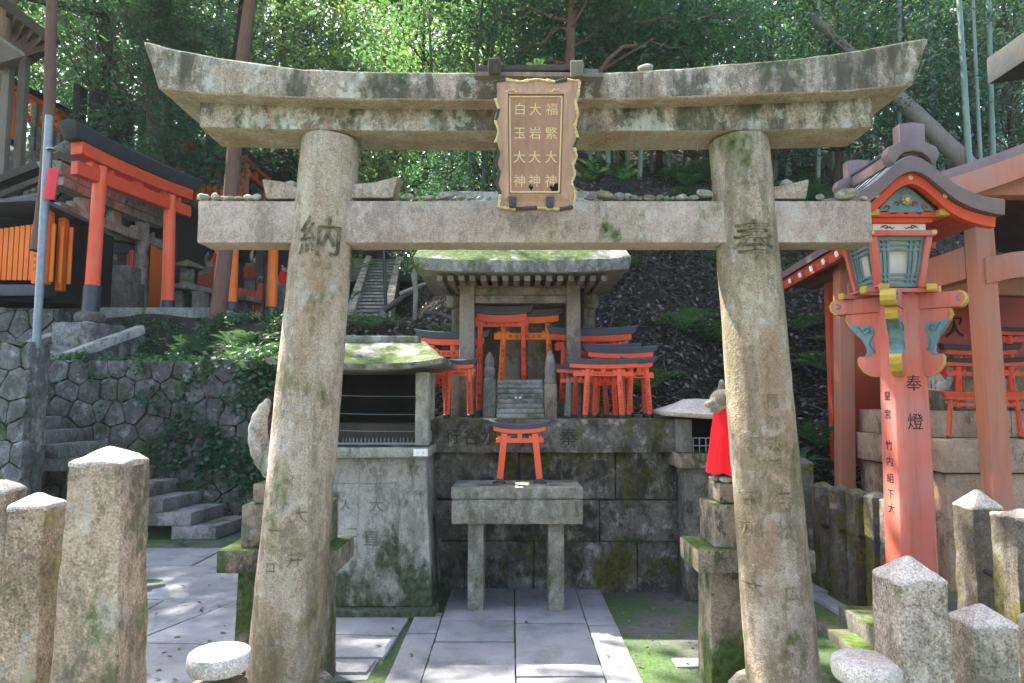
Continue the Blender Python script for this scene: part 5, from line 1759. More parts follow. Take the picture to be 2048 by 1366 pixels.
slope('roof', M['copper'], E0, E1, Rg0, Rg1, 0.03, .11)
slope('roof', M['copper'], O0, O1, Rg0, Rg1, 0.03, .11)
slope('soffit', M['reddull'], E0 + Vector((.03, .05, 0)), E1 + Vector((.03, -.05, 0)), Rg0 + Vector((0, .05, 0)), Rg1 + Vector((0, -.05, 0)), -.005, .028)
slope('bargeboard', M['redpost'], E0 + Vector((-.02, -.05, 0)), E0 + Vector((-.02, .01, 0)), Rg0 + Vector((0, -.05, 0)), Rg0 + Vector((0, .01, 0)), -.14, .029)
slope('bargeboard', M['redpost'], O0 + Vector((.02, -.05, 0)), O0 + Vector((.02, .01, 0)), Rg0 + Vector((0, -.05, 0)), Rg0 + Vector((0, .01, 0)), -.14, .029)
MB().bar(E0 + Vector((.05, .02, -.06)), E1 + Vector((.05, 0, -.06)), .06, .09).build('eave_board', M['reddull'], HL, bevel=.005)
n = 11
for k in range(n):
    f = (k + .5) / n
    p = E0.lerp(E1, f); r = Rg0.lerp(Rg1, f)
    d = (r - p)
    q0, q1 = p + d * -.01 + Vector((0, 0, -.045)), p + d * .93 + Vector((0, 0, -.06))
    rf = MB().bar(q0 + Vector((0, 0, -.01)), q1, .055, .06).build('rafter', M['reddull'], HL, bevel=.004, seg=1)
    MB().bar(q0 + Vector((-.012, 0, -.012)), q0 + Vector((.0, 0, -.010)), .050, .055).build('rafter_end', M['white'], rf, smooth=0)
# white gable plaster and beams
MB().prism([(E0.x + .9, E0.z + .12), (Rg0.x, Rg0.z - .2), (O0.x - .9, O0.z + .12)], 0, .04, lambda u, v, d: (u, 5.12 + d, v)).build('gable_plaster', M['white'], HL, smooth=0)
MB().box(E0.x + .25, O0.x - .25, 5.06, 5.2, E0.z - .05, E0.z + .11).build('gable_beam', M['redpost'], HL, bevel=.008)
MB().bar((E0.x + .32, 5.22, E0.z - .09), (E1.x + .32, 8.4, E0.z - .15), .14, .16).build('purlin', M['redpost'], HL, bevel=.01)
MB().box(3.6, 6.4, 7.9, 8.0, .05, 3.2).build('back_wall', M['reddull'], HL)
zz = at(1903, 650, 7.6)
mb = MB()
write(mb, '次郎', lambda u, v: Vector((at(1903, 650, 7.89).x + u, 7.89, at(1903, 650, 7.89).z + v)), .30, step=.36)
mb.build('lettering', M['ink'], HL, smooth=0)

# stone altar under the hall
A_ = thing('stone_altar', 'large tan stone altar in three tiers under the red hall', 'altar', (4.8, 6.4, 0))
M['altar'] = stone('altar_stone', (0.47, 0.30, 0.19), (0.36, 0.24, 0.16), speck=.4, stain=.25, rust=.3, moss=.1, moss_up=.2, lichen=.2, seed=51)
ax = x_at(1880, 5.87)
for nm, x0, y0, z0, z1_ in (('tier', ax, 5.87, -.03, at(1880, 948, 5.87).z), ('tier', ax - .05, 5.80, at(1880, 945, 5.87).z, at(1880, 880, 5.8).z), ('tier', ax + .0, 6.12, at(1880, 880, 5.8).z, at(1880, 822, 6.12).z)):
    for k, (a, b) in enumerate(((0, .75), (.753, 1.6), (1.603, 2.5))):
        MB().box(x0 + a, x0 + b, y0, 7.3, z0 + .003, z1_).build(nm, M['altar'], A_, bevel=.01, rough=.005, maxlen=.15)
LZ = at(1880, 880, 5.8).z; UZ = at(1880, 822, 6.12).z
MB().box(ax + .25, ax + 2.4, 6.75, 7.25, UZ + .003, UZ + .5).build('upper_tier', M['altar'], A_, bevel=.012, rough=.005, maxlen=.15)
MB().box(ax - .04, ax + .06, 6.18, 6.30, UZ + .003, UZ + .17).build('offering_stone', M['greystone'], A_, bevel=.01)
GR = 'small vermilion toriis on the altar at right'
torii_px('miniature_torii', 'low vermilion torii at the front of the right altar, split by the hall post', 5.95, 1898, 2043, 870, 785, 166, 9, base_z=LZ, group=GR, mats=('red', 'red', 'red'), lean=.07, nuki_z=.70)
torii_px('miniature_torii', 'tall vermilion torii behind the low one, its black roof under the small fox', 6.22, 1920, 2030, 868, 716, 190, 14, base_z=UZ, group=GR, lean=.02, nuki_z=.66)
torii_px('miniature_torii', 'vermilion torii partly behind another, second from top beside the hall post', 6.45, 1925, 2010, 850, 690, 160, 13, base_z=UZ, group=GR, lean=.02, nuki_z=.72)
torii_px('miniature_torii', 'highest vermilion torii on the altar at the right edge', 6.62, 2024, 2150, 800, 655, 210, 15, base_z=UZ + .3, group=GR, lean=.0, nuki_z=.70)
fox(Vector((at(1878, 780, 6.2).x, 6.24, UZ + .172)), -1, 'little pale fox figure with pricked ears sitting on the right altar', None, bib=False, scale=.60, mat='pebble')
fox(Vector((at(1897, 765, 6.7).x, 6.7, UZ + .30)), -1, 'tiny white fox in a red bib behind the ears of the pale fox', None, bib=True, scale=.5, mat='pebble')
MB().box(at(1897, 765, 6.7).x - .12, at(1897, 765, 6.7).x + .1, 6.6, 6.8, UZ + .002, UZ + .30).build('offering_stone', M['greystone'], A_, bevel=.01)
# second altar wall at its left-hand rear (seen between fence and lantern)

# roof corner of another hall entering at the upper right
U = thing('neighbour_hall', 'upturned dark roof corner of another red hall entering at the upper right edge', 'shrine', (3.6, 3.2, 0))
c0 = at(1972, 130, 3.2)
secs = []
for i in range(11):
    f = i / 10
    x = c0.x + f * 2.2
    up = .10 * (1 - f) ** 2.2 + .34 * f
    secs.append([(x - (0.0), 1.5, c0.z - .10 + up - .10 * (1 - f) ** 2), (x, 1.5, c0.z + .03 + up - .10 * (1 - f) ** 2), (x, 3.2, c0.z + .03 + up - .1 * (1 - f) ** 2), (x, 3.2, c0.z - .10 + up - .1 * (1 - f) ** 2)])
MB().loft(secs).build('roof', M['slate'], U, bevel=.012)
secs2 = [[Vector(p) + Vector((.16, .06 if k < 2 else -.06, -.13 if k in (1, 2) else -.10)) for k, p in enumerate(s)] for s in secs[:-1]]
MB().loft(secs2).build('eave_board', M['redpost'], U, bevel=.008)
MB().box(c0.x + .75, c0.x + .95, 1.7, 1.9, 0, c0.z).build('post', M['redpost'], U, bevel=.01)
MB().box(c0.x + .75, c0.x + .95, 2.7, 2.9, 0, c0.z).build('post', M['redpost'], U, bevel=.01)
MB().bar((c0.x + .28, 3.06, c0.z - .16), (c0.x + 2.1, 3.06, c0.z + .10), .12, .12).build('eave_beam', M['redpost'], U, bevel=.01)
# ================================================================== LEFT TERRACE
TZ = 2.92
struct(MB().box(-9.8, -4.7, 11.2, 14.6, 2.4, 3.04).build('terrace', M['step'], bevel=.02))
# big oblique vermilion torii
A, B = at(181, 622, 10.4), at(334, 652, 12.0)
d = B - A
top = at(203, 268, 10.4).z
bt = make_torii('vermilion_torii', 'big vermilion torii with a black roof beam at left, seen at a slant', (A + B) / 2 + Vector((0, 0, -.02)), math.atan2(d.y, d.x), top - A.z, Vector((d.x, d.y)).length, 2.85, .103,
           mats=('redpink', 'red', 'black'), lean=.02, foot=.19, nuki_z=.735, nuki_w=2.5, text=False, stone_base=True, kas_up=.02)
for s in (-1, 1):
    x = s * Vector((d.x, d.y)).length / 2
    MB().box(x - .34, x + .34, -.34, .34, -1.0, -.15).build('footing', M['wallpale'], bt, bevel=.03, rough=.03, maxlen=.12).matrix_parent_inverse = Matrix()
# grey stone torii behind it
A, B = at(148, 606, 11.3), at(281, 636, 13.0)
d = B - A
ob = make_torii('grey_stone_torii', 'grey stone torii standing close behind the big vermilion one', (A + B) / 2, math.atan2(d.y, d.x), at(160, 352, 11.3).z - A.z, Vector((d.x, d.y)).length, 3.1, .13,
                mats=('greytorii', 'greytorii', 'greytorii'), lean=.03, foot=.02, nuki_z=.66, nuki_w=2.7, text=False, kas_up=.03)
for ch in list(ob.children):
    for g in list(ch.children):
        if g.name.startswith('pillar_foot'):
            g.data.materials[0] = M['greystone']
# orange torii near the red trunk
A, B = at(461, 658, 12.9), at(542, 660, 13.6)
d = B - A
make_torii('vermilion_torii', 'orange torii right of the leaning red trunk, its top hidden by the crossbeam', (A + B) / 2, math.atan2(d.y, d.x), at(470, 412, 12.9).z - A.z, Vector((d.x, d.y)).length, 1.45, .105,
           mats=('orange', 'orange', 'black'), lean=.0, foot=.245, nuki_z=.74, text=False, stone_base=True)
# orange plank shed
Yb = 10.3
S_ = thing('plank_shed', 'orange plank-walled shed on a black sill at the far left', 'shed', at(60, 600, Yb))
z0, z1 = at(60, 560, Yb).z, at(60, 447, Yb).z
x0, x1 = at(-70, 500, Yb).x, at(70, 500, Yb).x
n = 13
for k in range(n):
    a = x0 + (x1 - x0) * k / n
    zz = .03 * (k - n) / n * -1
    MB().box(a + .004, a + (x1 - x0) / n - .012, Yb, Yb + .03, z0, z1 - .14 * (1 - k / n)).build('plank', M['orange'], S_, bevel=.004)
MB().box(x1 + .0, at(96, 500, Yb).x, Yb - .05, Yb + .12, z0 - .06, at(80, 418, Yb).z).build('post', M['orange'], S_, bevel=.008)
a = at(97, 500, Yb).x
for k in range(3):
    MB().box(a + .07 * k + .01, a + .07 * k + .065, Yb + .02 + .1 * k, Yb + .05 + .1 * k, z0 - .02, z1 + .0).build('plank', M['orange'], S_, bevel=.004)
MB().box(at(117, 500, Yb + .3).x, at(131, 500, Yb + .3).x, Yb + .25, Yb + .36, z0 - .12, at(120, 425, Yb).z).build('post', M['orange'], S_, bevel=.008)
MB().box(x0, at(92, 500, Yb).x, Yb - .02, Yb + 1.2, z0 - .24, z0 - .07).build('sill', M['black'], S_, bevel=.01)
MB().hexa([(x0, Yb + .04, z0 - .3), (at(126, 500, Yb).x, Yb + .4, z0 - .3), (at(126, 500, Yb).x, Yb + 1.3, z0 - .3), (x0, Yb + 1.3, z0 - .3)],
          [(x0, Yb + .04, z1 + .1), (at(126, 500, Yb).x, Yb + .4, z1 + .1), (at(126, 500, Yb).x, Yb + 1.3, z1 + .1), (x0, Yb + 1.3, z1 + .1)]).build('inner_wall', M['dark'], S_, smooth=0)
za = at(60, 412, Yb).z
MB().hexa([(x0 - .2, Yb - .35, za - .10), (at(80, 405, Yb - .3).x, Yb - .3, za), (at(155, 405, Yb).x, Yb + .8, za - .2), (x0 - .2, Yb + 1.4, za + .1)],
          [(x0 - .2, Yb - .35, za - .04), (at(80, 405, Yb - .3).x, Yb - .3, za + .06), (at(155, 405, Yb).x, Yb + .8, za - .14), (x0 - .2, Yb + 1.4, za + .16)]).build('roof', M['blackgrey'], S_, bevel=.01)
mb = MB()
for k in range(7):
    write(mb, '奉納昭和年月日'[k], lambda u, v: Vector((at(76, 500, Yb).x + u, Yb - .052, at(76, 460, Yb).z - .1 * k + v)), .055)
mb.build('lettering', M['ink'], S_, smooth=0)
# dark gabled roof over the terrace shrine
W_ = thing('terrace_shrine', 'dark wooden roof over a small shrine behind the slanting torii', 'shrine', at(250, 600, 13.2))
pk0, pk1 = at(118, 318, 11.7), at(150, 345, 14.2)
l0, l1 = at(-70, 392, 11.5), at(-30, 400, 14.2)
r0, r1 = at(380, 408, 12.6), at(420, 440, 14.6)
for a, b, c, e in ((l0, l1, pk0, pk1), (pk0, pk1, r0, r1)):
    MB().hexa([a, c, e, b], [a + Vector((0, 0, .14)), c + Vector((0, 0, .14)), e + Vector((0, 0, .14)), b + Vector((0, 0, .14))]).build('roof', M['darkwood'], W_, bevel=.01)
for p in ((-7.0, 14.2), (-9.6, 14.2), (-5.2, 14.3)):
    MB().box(p[0] - .08, p[0] + .08, p[1] - .08, p[1] + .08, 2.9, at(220, 400, 14).z + (.4 if p[0] < -6 else -.1)).build('post', M['darkwood'], W_, bevel=.01)
MB().bar(at(0, 392, 11.7), at(100, 352, 11.7), .12, .10).build('eave_beam', M['darkwood'], W_, bevel=.01)
MB().bar(at(0, 408, 11.3), at(82, 392, 11.3), .2, .06).build('eave_board', M['greywood'], W_, bevel=.008)
# grey altar block and slabs behind the toriis
o = thing('terrace_altar', 'grey stone altar with a dark lantern between the slanting torii posts', 'altar', at(225, 600, 12.6))
a, b = at(192, 600, 12.4), at(258, 600, 12.4)
MB().box(a.x, b.x, 12.4, 13.2, 2.95, at(220, 560, 12.4).z).build('block', M['greystone'], o, bevel=.015, rough=.01, maxlen=.15)
MB().box(a.x + .03, b.x - .05, 12.5, 13.2, at(220, 560, 12.4).z + .003, at(220, 528, 12.4).z).build('block', M['greystone'], o, bevel=.015, rough=.01, maxlen=.15)
c = at(236, 520, 12.6)
MB().lathe((c.x, 12.7, at(220, 528, 12.4).z), [(.13, 0), (.10, .06), (.07, .1), (.07, .22), (.14, .26), (.14, .42), (.24, .45), (.1, .56), (.03, .66)], 8).build('lantern', M['slate'], o, smooth=0)
for px, yy, lab in ((213, 470, 'bundle of tiny dark red toriis hanging by the slanting torii'),):
    pass
# orange fence right of the grey torii
o = thing('plank_fence', 'short orange plank fence inside the slanting torii', 'fence', at(310, 630, 12.9))
a, b = at(297, 600, 12.8), at(326, 600, 13.4)
for k in range(4):
    p, q = a.lerp(b, k / 4), a.lerp(b, (k + .85) / 4)
    MB().hexa([(p.x, p.y, at(310, 622, 12.9).z), (q.x, q.y, at(310, 622, 12.9).z), (q.x, q.y + .03, at(310, 622, 12.9).z), (p.x, p.y + .03, at(310, 622, 12.9).z)],
              [(p.x, p.y, at(310, 492, 12.9).z), (q.x, q.y, at(310, 492, 12.9).z), (q.x, q.y + .03, at(310, 492, 12.9).z), (p.x, p.y + .03, at(310, 492, 12.9).z)]).build('plank', M['orange'], o)
o2 = thing('plank_fence', 'dark red plank beside the grey altar on the left terrace', 'fence', at(255, 630, 12.9))
for k in range(2):
    MB().box(at(249 + 7 * k, 600, 12.7).x, at(255 + 7 * k, 600, 12.7).x, 12.7, 12.74, 2.95, at(255, 500, 12.7).z).build('plank', M['redark'], o2)
# stone lantern on a stone shelf
o = thing('stone_lantern', 'small grey stone lantern with a wide cap on its shelf near the slanting torii', 'lantern', at(375, 572, 12.5))
c = at(373, 570, 12.6); k = 12.6 / FPX
for nm, prof in (('base', [(.14, 0), (.15, .04), (.11, .08)]), ('firebox', [(.13, .082), (.14, .31)]), ('cap', [(.10, .312), (.30, .30), (.31, .325), (.20, .39), (.09, .43), (.02, .47)])):
    MB().lathe((c.x, 12.6, c.z), prof, 6).build(nm, M['greystone'], o, smooth=0, bevel=.008)
o = thing('stone_shelf', 'grey stone shelf on two uprights under the small stone lantern', 'shelf', at(375, 655, 12.5))
a, b = at(346, 572, 12.2), at(407, 585, 12.9)
MB().bar(a, b, .55, .10).build('top', M['greystone'], o, bevel=.01)
for px in (350, 386):
    MB().box(at(px, 600, 12.4).x, at(px + 15, 600, 12.4).x, 12.35, 12.75, 2.7, at(375, 584, 12.5).z).build('upright', M['greystone'], o, bevel=.01)
o = thing('stone_shelf', 'grey stone shelf behind the black foot of the orange torii', 'shelf', at(490, 655, 13.6))
MB().bar(at(470, 596, 13.4), at(506, 605, 13.9), .5, .09).build('top', M['greystone'], o, bevel=.01)
MB().box(at(474, 600, 13.6).x, at(492, 600, 13.6).x, 13.55, 13.9, 2.7, at(480, 606, 13.6).z).build('upright', M['greystone'], o, bevel=.01)


def red_fence(nm_label, x0p, x1p, yb, yt0, yt1, Y0, Y1, post_px, post_top, n, mat='redark'):
    t = thing('red_fence', nm_label, 'fence', at(x0p, yb, Y0), 'dark red picket fences on the left terrace')
    for k in range(n):
        f0, f1 = k / n, (k + .8) / n
        Ya, Yb_ = Y0 + (Y1 - Y0) * f0, Y0 + (Y1 - Y0) * f1
        pa, pb = x0p + (x1p - x0p) * f0, x0p + (x1p - x0p) * f1
        ta = yt0 + (yt1 - yt0) * f0
        p, q = at(pa, yb, Ya), at(pb, yb, Yb_)
        h = at(pa, ta, Ya).z
        MB().hexa([p, q, q + Vector((0, .03, 0)), p + Vector((0, .03, 0))], [(p.x, p.y, h), (q.x, q.y, h), (q.x, q.y + .03, h), (p.x, p.y + .03, h)]).build('picket', M[mat], t)
    p, q = at(x0p, yt0 + .3 * (yb - yt0), Y0 + .04), at(x1p, yt1 + .3 * (yb - yt1), Y1 + .04)
    MB().bar(p, q, .04, .07).build('rail', M[mat], t)
    if post_px:
        p = at(post_px, yb + 4, Y1 - .05); h = at(post_px, post_top, Y1).z
        MB().box(p.x - .055, p.x + .055, p.y - .055, p.y + .055, p.z - .1, h).build('post', M[mat], t, bevel=.008)
        MB().lathe((p.x, p.y, h + .002), [(.07, 0), (.075, .02), (.075, .10), (.05, .13), (.02, .15)], 14).build('post_cap', M['black'], t)
    return t


red_fence('dark red picket fence left of the leaning red trunk', 392, 432, 652, 550, 541, 13.4, 12.9, 432, 540, 7)
red_fence('dark red picket fence right of the orange torii leg, ending in a black-capped post', 474, 514, 656, 576, 582, 14.2, 14.0, 519, 568, 7)
red_fence('small bright red fence on the upper level between the orange torii legs', 487, 527, 556, 533, 529, 16.0, 15.6, None, 0, 8, 'reddull')
for px, py, Y, s, lab in ((428, 536, 15, .8, 'tiny fox statue with a red bib above the fence left of the trunk'), (517, 529, 16.2, .8, 'tiny fox statue with a red bib between the orange torii legs'),
                          (562, 572, 14.2, .8, 'tiny fox statue with a red bib right of the orange torii')):
    p = at(px, py, Y)
    f = fox(p, 1, lab, None, bib=True, scale=s)
    pd = MB().box(p.x - .25, p.x + .25, Y - .2, Y + .25, hill(p.x, Y) - .4, p.z - .002).build('fox_plinth', M['greystone'], None, bevel=.02)
    tag(pd, 'grey stone plinth under the ' + lab[:lab.index(' with')] + lab[lab.index(' bib') + 4:], 'plinth', 'plinths on the left terrace')

# leaning sign pole
a, b = at(74, 668, 9.3), at(99, 232, 9.3)
o = thing('sign_pole', 'leaning grey metal pole with a red enamel sign at left', 'pole', a)
MB().tube([a - (b - a) * .12, b], .052, 16).build('pole', M['metal'], o)
s0, s1 = at(98, 399, 9.2), at(107, 337, 9.2)
ax_ = (s1 - s0).normalized()
sg = MB().bar(s0, s1, .155, .015, up=(0, -1, 0)).build('sign_plate', M['signred'], o, bevel=.004)
mb = MB()
r_ = Vector((1, 0, 0))
for k, ch in enumerate('防火用水'):
    c = s1 + (s0 - s1) * ((k + .7) / 4.4)
    write(mb, ch, lambda u, v: c + r_ * u + ax_ * v + Vector((0, -.009, 0)), .085)
mb.build('lettering', M['redark'], sg, smooth=0)
MB().tube([at(103, 300, 9.25), at(103, 296, 9.25)], .06, 12).build('collar', M['metal'], o)

# upper level: monument stones, stone fence, small torii, wooden pavilion
for k, (x0p, x1p, yt, yb, Y, lab) in enumerate(((135, 166, 163, 330, 16.5, 'narrow dark monument stone high on the left slope'), (168, 222, 182, 330, 17.0, 'broad dark monument stone beside the narrow one'),
                                                (212, 264, 192, 330, 17.6, 'broad dark monument stone at the right of the three on the left slope'))):
    a, b = at(x0p, yb, Y), at(x1p, yt, Y)
    o = MB().hexa([(a.x, Y, a.z - 1.5), (b.x, Y, a.z - 1.5), (b.x, Y + .35, a.z - 1.5), (a.x, Y + .35, a.z - 1.5)], [(a.x + .03, Y, b.z), (b.x - .05, Y, b.z - .1), (b.x - .05, Y + .3, b.z - .1), (a.x + .03, Y + .3, b.z)]).build('monument_stone', M['slate'], None, bevel=.04, rough=.03, rscale=2, maxlen=.3)
    tag(o, lab, 'monument', 'dark monument stones')
f = thing('stone_fence', 'pale grey stone fence of thin posts high on the left slope', 'fence', at(100, 300, 15.6))
for k in range(16):
    px = 62 + 13 * k
    top_ = 205 if k == 0 else 250 + 4.2 * k
    a = at(px, 300, 15.2 + .06 * k)
    MB().box(a.x - .055, a.x + .055, a.y, a.y + .11, at(px, 300 + 4 * k, a.y).z - 1.2, at(px, top_, a.y).z).build('post', M['greystone'], f, bevel=.012)
MB().bar(at(56, 276, 15.25), at(265, 300, 16.15), .09, .12).build('rail', M['greystone'], f, bevel=.01)
MB().bar(at(110, 305, 14.3), at(150, 283, 14.6), .30, .2).build('coping', M['stairlit'], f, bevel=.02)
A, B = at(17, 292, 15.6), at(112, 300, 17.0)
d = B - A
make_torii('vermilion_torii', 'small orange torii at the far left high on the slope', (A + B) / 2 - Vector((0, 0, .15)), math.atan2(d.y, d.x), at(20, 180, 15.6).z - A.z + .15, Vector((d.x, d.y)).length, 2.5, .12, mats=('orange', 'orange', 'black'), lean=.01, nuki_z=.5, text=False)
V = thing('wooden_pavilion', 'old brown board-roofed pavilion at the upper left corner', 'pavilion', at(40, 280, 13))
e0, e1, e2, e3 = at(115, 92, 12.5), at(34, 142, 14.5), at(-60, 150, 14.5), at(-40, -30, 12.5)
up = Vector((0, 0, .10))
MB().hexa([e0, e1, e2, e3], [e0 + up, e1 + up, e2 + up, e3 + up]).build('roof', M['thatch'], V, smooth=0)
for k in range(9):
    f0 = (k + .5) / 9
    MB().bar(e0.lerp(e3, f0) - Vector((0, 0, .05)), e1.lerp(e2, f0) - Vector((0, 0, .05)), .09, .09).build('rafter', M['thatch'], V)
MB().bar(e0 + Vector((0, -.02, .03)), e3 + Vector((0, -.02, .03)), .08, .16).build('fascia', M['darkwood'], V)
g0, g1, g2, g3 = at(48, 112, 11.2), at(30, 140, 12.4), at(-50, 140, 12.4), at(-60, 40, 11.2)
MB().hexa([g0, g1, g2, g3], [g0 + up * .6, g1 + up * .6, g2 + up * .6, g3 + up * .6]).build('lower_roof', M['greywood'], V, smooth=0)
for px, Y, pt in ((40, 13.2, 105), (8, 12.2, 135), (-20, 13.2, 110)):
    a = at(px, 290, Y)
    MB().box(a.x - .07, a.x + .07, Y - .07, Y + .07, at(px, 330, Y).z - 1.0, at(px, pt, Y).z).build('post', M['greywood'], V, bevel=.01)
# orange shrine parts glimpsed through the torii
B_ = thing('orange_shrine', 'orange plank shrine glimpsed between crossbeam and lintel beside the red trunk', 'shrine', at(420, 400, 17))
for x0p, x1p, y0p, y1p, Y in ((389, 422, 318, 358, 17.5), (387, 460, 363, 420, 17.0), (429, 444, 330, 350, 17.6), (474, 487, 345, 420, 17.3)):
    n = max(1, (x1p - x0p) // 11)
    for k in range(n):
        a, b = at(x0p + (x1p - x0p) * k / n, y1p, Y), at(x0p + (x1p - x0p) * (k + .9) / n, y0p, Y)
        MB().box(a.x, b.x, Y, Y + .06, a.z, b.z).build('plank', M['orange'], B_)
MB().bar(at(380, 318, 17.2), at(470, 338, 17.6), .5, .07).build('roof', M['black'], B_)
MB().bar(at(384, 360, 16.9), at(462, 372, 17.2), .4, .05).build('roof', M['black'], B_)
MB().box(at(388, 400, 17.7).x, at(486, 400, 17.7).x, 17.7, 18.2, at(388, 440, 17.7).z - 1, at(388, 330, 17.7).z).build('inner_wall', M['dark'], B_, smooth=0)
A, B = at(360, 350, 16.6), at(425, 352, 18.4)
d = B - A
make_torii('vermilion_torii', 'small orange torii above the end of the big torii roof at left', (A + B) / 2 - Vector((0, 0, .6)), math.atan2(d.y, d.x), at(365, 288, 16.6).z - A.z + .6, Vector((d.x, d.y)).length, 2.6, .11, mats=('orange', 'orange', 'black'), lean=.01, text=False)
A, B = at(490, 400, 17.6), at(528, 402, 19.0)
d = B - A
make_torii('vermilion_torii', 'small orange torii right of the red trunk, seen above the crossbeam', (A + B) / 2 - Vector((0, 0, .6)), math.atan2(d.y, d.x), at(490, 322, 17.6).z - A.z + .6, Vector((d.x, d.y)).length, 2.1, .09, mats=('redpost', 'red', 'black'), lean=.01, text=False)
# lamp post by the stairway and bits of timber beside it
o = thing('lamp_post', 'thin dark grey post standing on the sunlit stairway', 'post', at(770, 608, 13))
MB().tube([at(772, 625, 13.4), at(766, 440, 13.4)], .035, 10).build('pole', M['iron'], o)
MB().lathe(at(772, 622, 13.4), [(.07, 0), (.07, .02), (.045, .06), (.036, .12)], 12).build('foot', M['iron'], o)
for p, q, w, lab in (((828, 545, 9.8), (829, 640, 9.8), .07, 'upright old timber post on the leafy slope beside the stairway'),
                     ((800, 588, 10.2), (880, 560, 10.0), .06, 'fallen pale pole lying across the slope left of the shrine'),
                     ((770, 620, 10.6), (840, 575, 10.3), .09, 'brown fallen branch at the foot of the stairway'),
                     ((848, 625, 9.6), (910, 640, 9.4), .06, 'dark fallen branch on the slope just left of the shrine roof')):
    a, b = at(*p), at(*q)
    o = MB().tube([a, a.lerp(b, .5) + Vector((.02, .02, .03)), b], [w * .6, w * .5, w * .4], 8).build('timber', M['darkwood' if 'dark' in lab or 'brown' in lab else 'greywood'], None, rough=.01, maxlen=.15)
    tag(o, lab, 'timber', 'old timbers on the slope')
o = MB().box(at(752, 640, 12.2).x, at(772, 640, 12.2).x, 12.2, 12.5, at(760, 660, 12.2).z, at(760, 618, 12.2).z).build('kerb_stone', M['roofstone'], None, bevel=.03, rough=.02, maxlen=.1)
tag(o, 'mossy kerb stone at the lower right corner of the sunlit stairway', 'stone')
# ================================================================== TREES AND UNDERGROWTH


def leaf_quads(P, size, rs, tilt=0.9, aspect=0.42, up=0.35):
    """Diamond-shaped leaves, one folded quad each, at points P (n,3)."""
    n = len(P)
    a = rs.uniform(0, 2 * PI, n)
    t = rs.normal(-0.25, tilt * 0.5, n)
    d = np.stack([np.cos(a) * np.cos(t), np.sin(a) * np.cos(t), np.sin(t)], 1)
    r = rs.normal(0, 1, (n, 3)); r[:, 2] += up * 3
    s = np.cross(d, r); s /= np.linalg.norm(s, axis=1)[:, None] + 1e-9
    L = (size * rs.uniform(0.6, 1.25, n))[:, None]
    nrm = np.cross(s, d)
    v0 = P - d * L * .5
    v1 = P + s * L * aspect * .5 + nrm * L * .06
    v2 = P + d * L * .5
    v3 = P - s * L * aspect * .5 + nrm * L * .06
    V = np.stack([v0, v1, v2, v3], 1).reshape(-1, 3)
    F = np.arange(4 * n).reshape(-1, 4)
    return V, F


def clump_points(centres, per, spread, rs, flat=0.6):
    C = np.repeat(np.asarray(centres, float), per, axis=0)
    q = rs.normal(0, 1, C.shape)
    q[:, 2] *= flat
    rad = np.repeat(rs.uniform(.65, 1.35, len(centres)), per)[:, None]
    return C + q * spread * rad


def limb(mb, p0, p1, r0, r1, seed, n=6, wob=.12):
    rr = random.Random(seed)
    pts = []
    L = (p1 - p0).length
    for i in range(n + 1):
        f = i / n
        w = wob * L * math.sin(PI * f) * .5
        pts.append(p0.lerp(p1, f) + Vector((rr.uniform(-w, w), rr.uniform(-w, w), rr.uniform(-w, w) * .5 + .05 * L * f * f)))
    mb.tube(pts, [r0 + (r1 - r0) * i / n for i in range(n + 1)], 8)
    return pts


def proto_tree(H, crown_r, crown_h, z0, nclump, per, spread, size, seed, bark, leaf, label, r0=.16, lean=.4, flat=.6):
    """Tree at the origin: tapered trunk with limbs; crown of leaf clumps at the limb ends with gaps between."""
    rr = random.Random(seed); rs = np.random.default_rng(seed)
    t = thing('forest_tree', label, 'tree', (0, 0, 0), 'trees on the wooded slope')
    mb = MB()
    top = Vector((rr.uniform(-lean, lean), rr.uniform(-lean, lean), H * .9))
    pts = limb(mb, Vector((0, 0, -.6)), top, r0, r0 * .25, seed, 10, .05)
    cs = []
    for k in range(nclump):
        f = (k + .5) / nclump
        a = k * 2.39996 + rr.uniform(-.4, .4)
        z = z0 + crown_h * f
        prof = math.sin(PI * min(1, .12 + .88 * f)) ** .6
        rad = crown_r * prof * rr.uniform(.35, 1.0)
        c = Vector((math.cos(a) * rad + top.x * f, math.sin(a) * rad + top.y * f, z + rr.uniform(-.3, .3)))
        cs.append(c)
        if k % 2 == 0:
            b = pts[min(10, max(2, int(10 * min(.95, (c.z - .5 - rad * .3) / (H * .9)))))]
            limb(mb, b, c, r0 * .30 * (1 - f * .5), .012, seed + k, 4, .16)
    mb.build('trunk', M[bark], t)
    P = clump_points(cs, per, spread, rs, flat)
    V, F = leaf_quads(P, size, rs)
    arrmesh('crown', V, F, M[leaf], t)
    return t


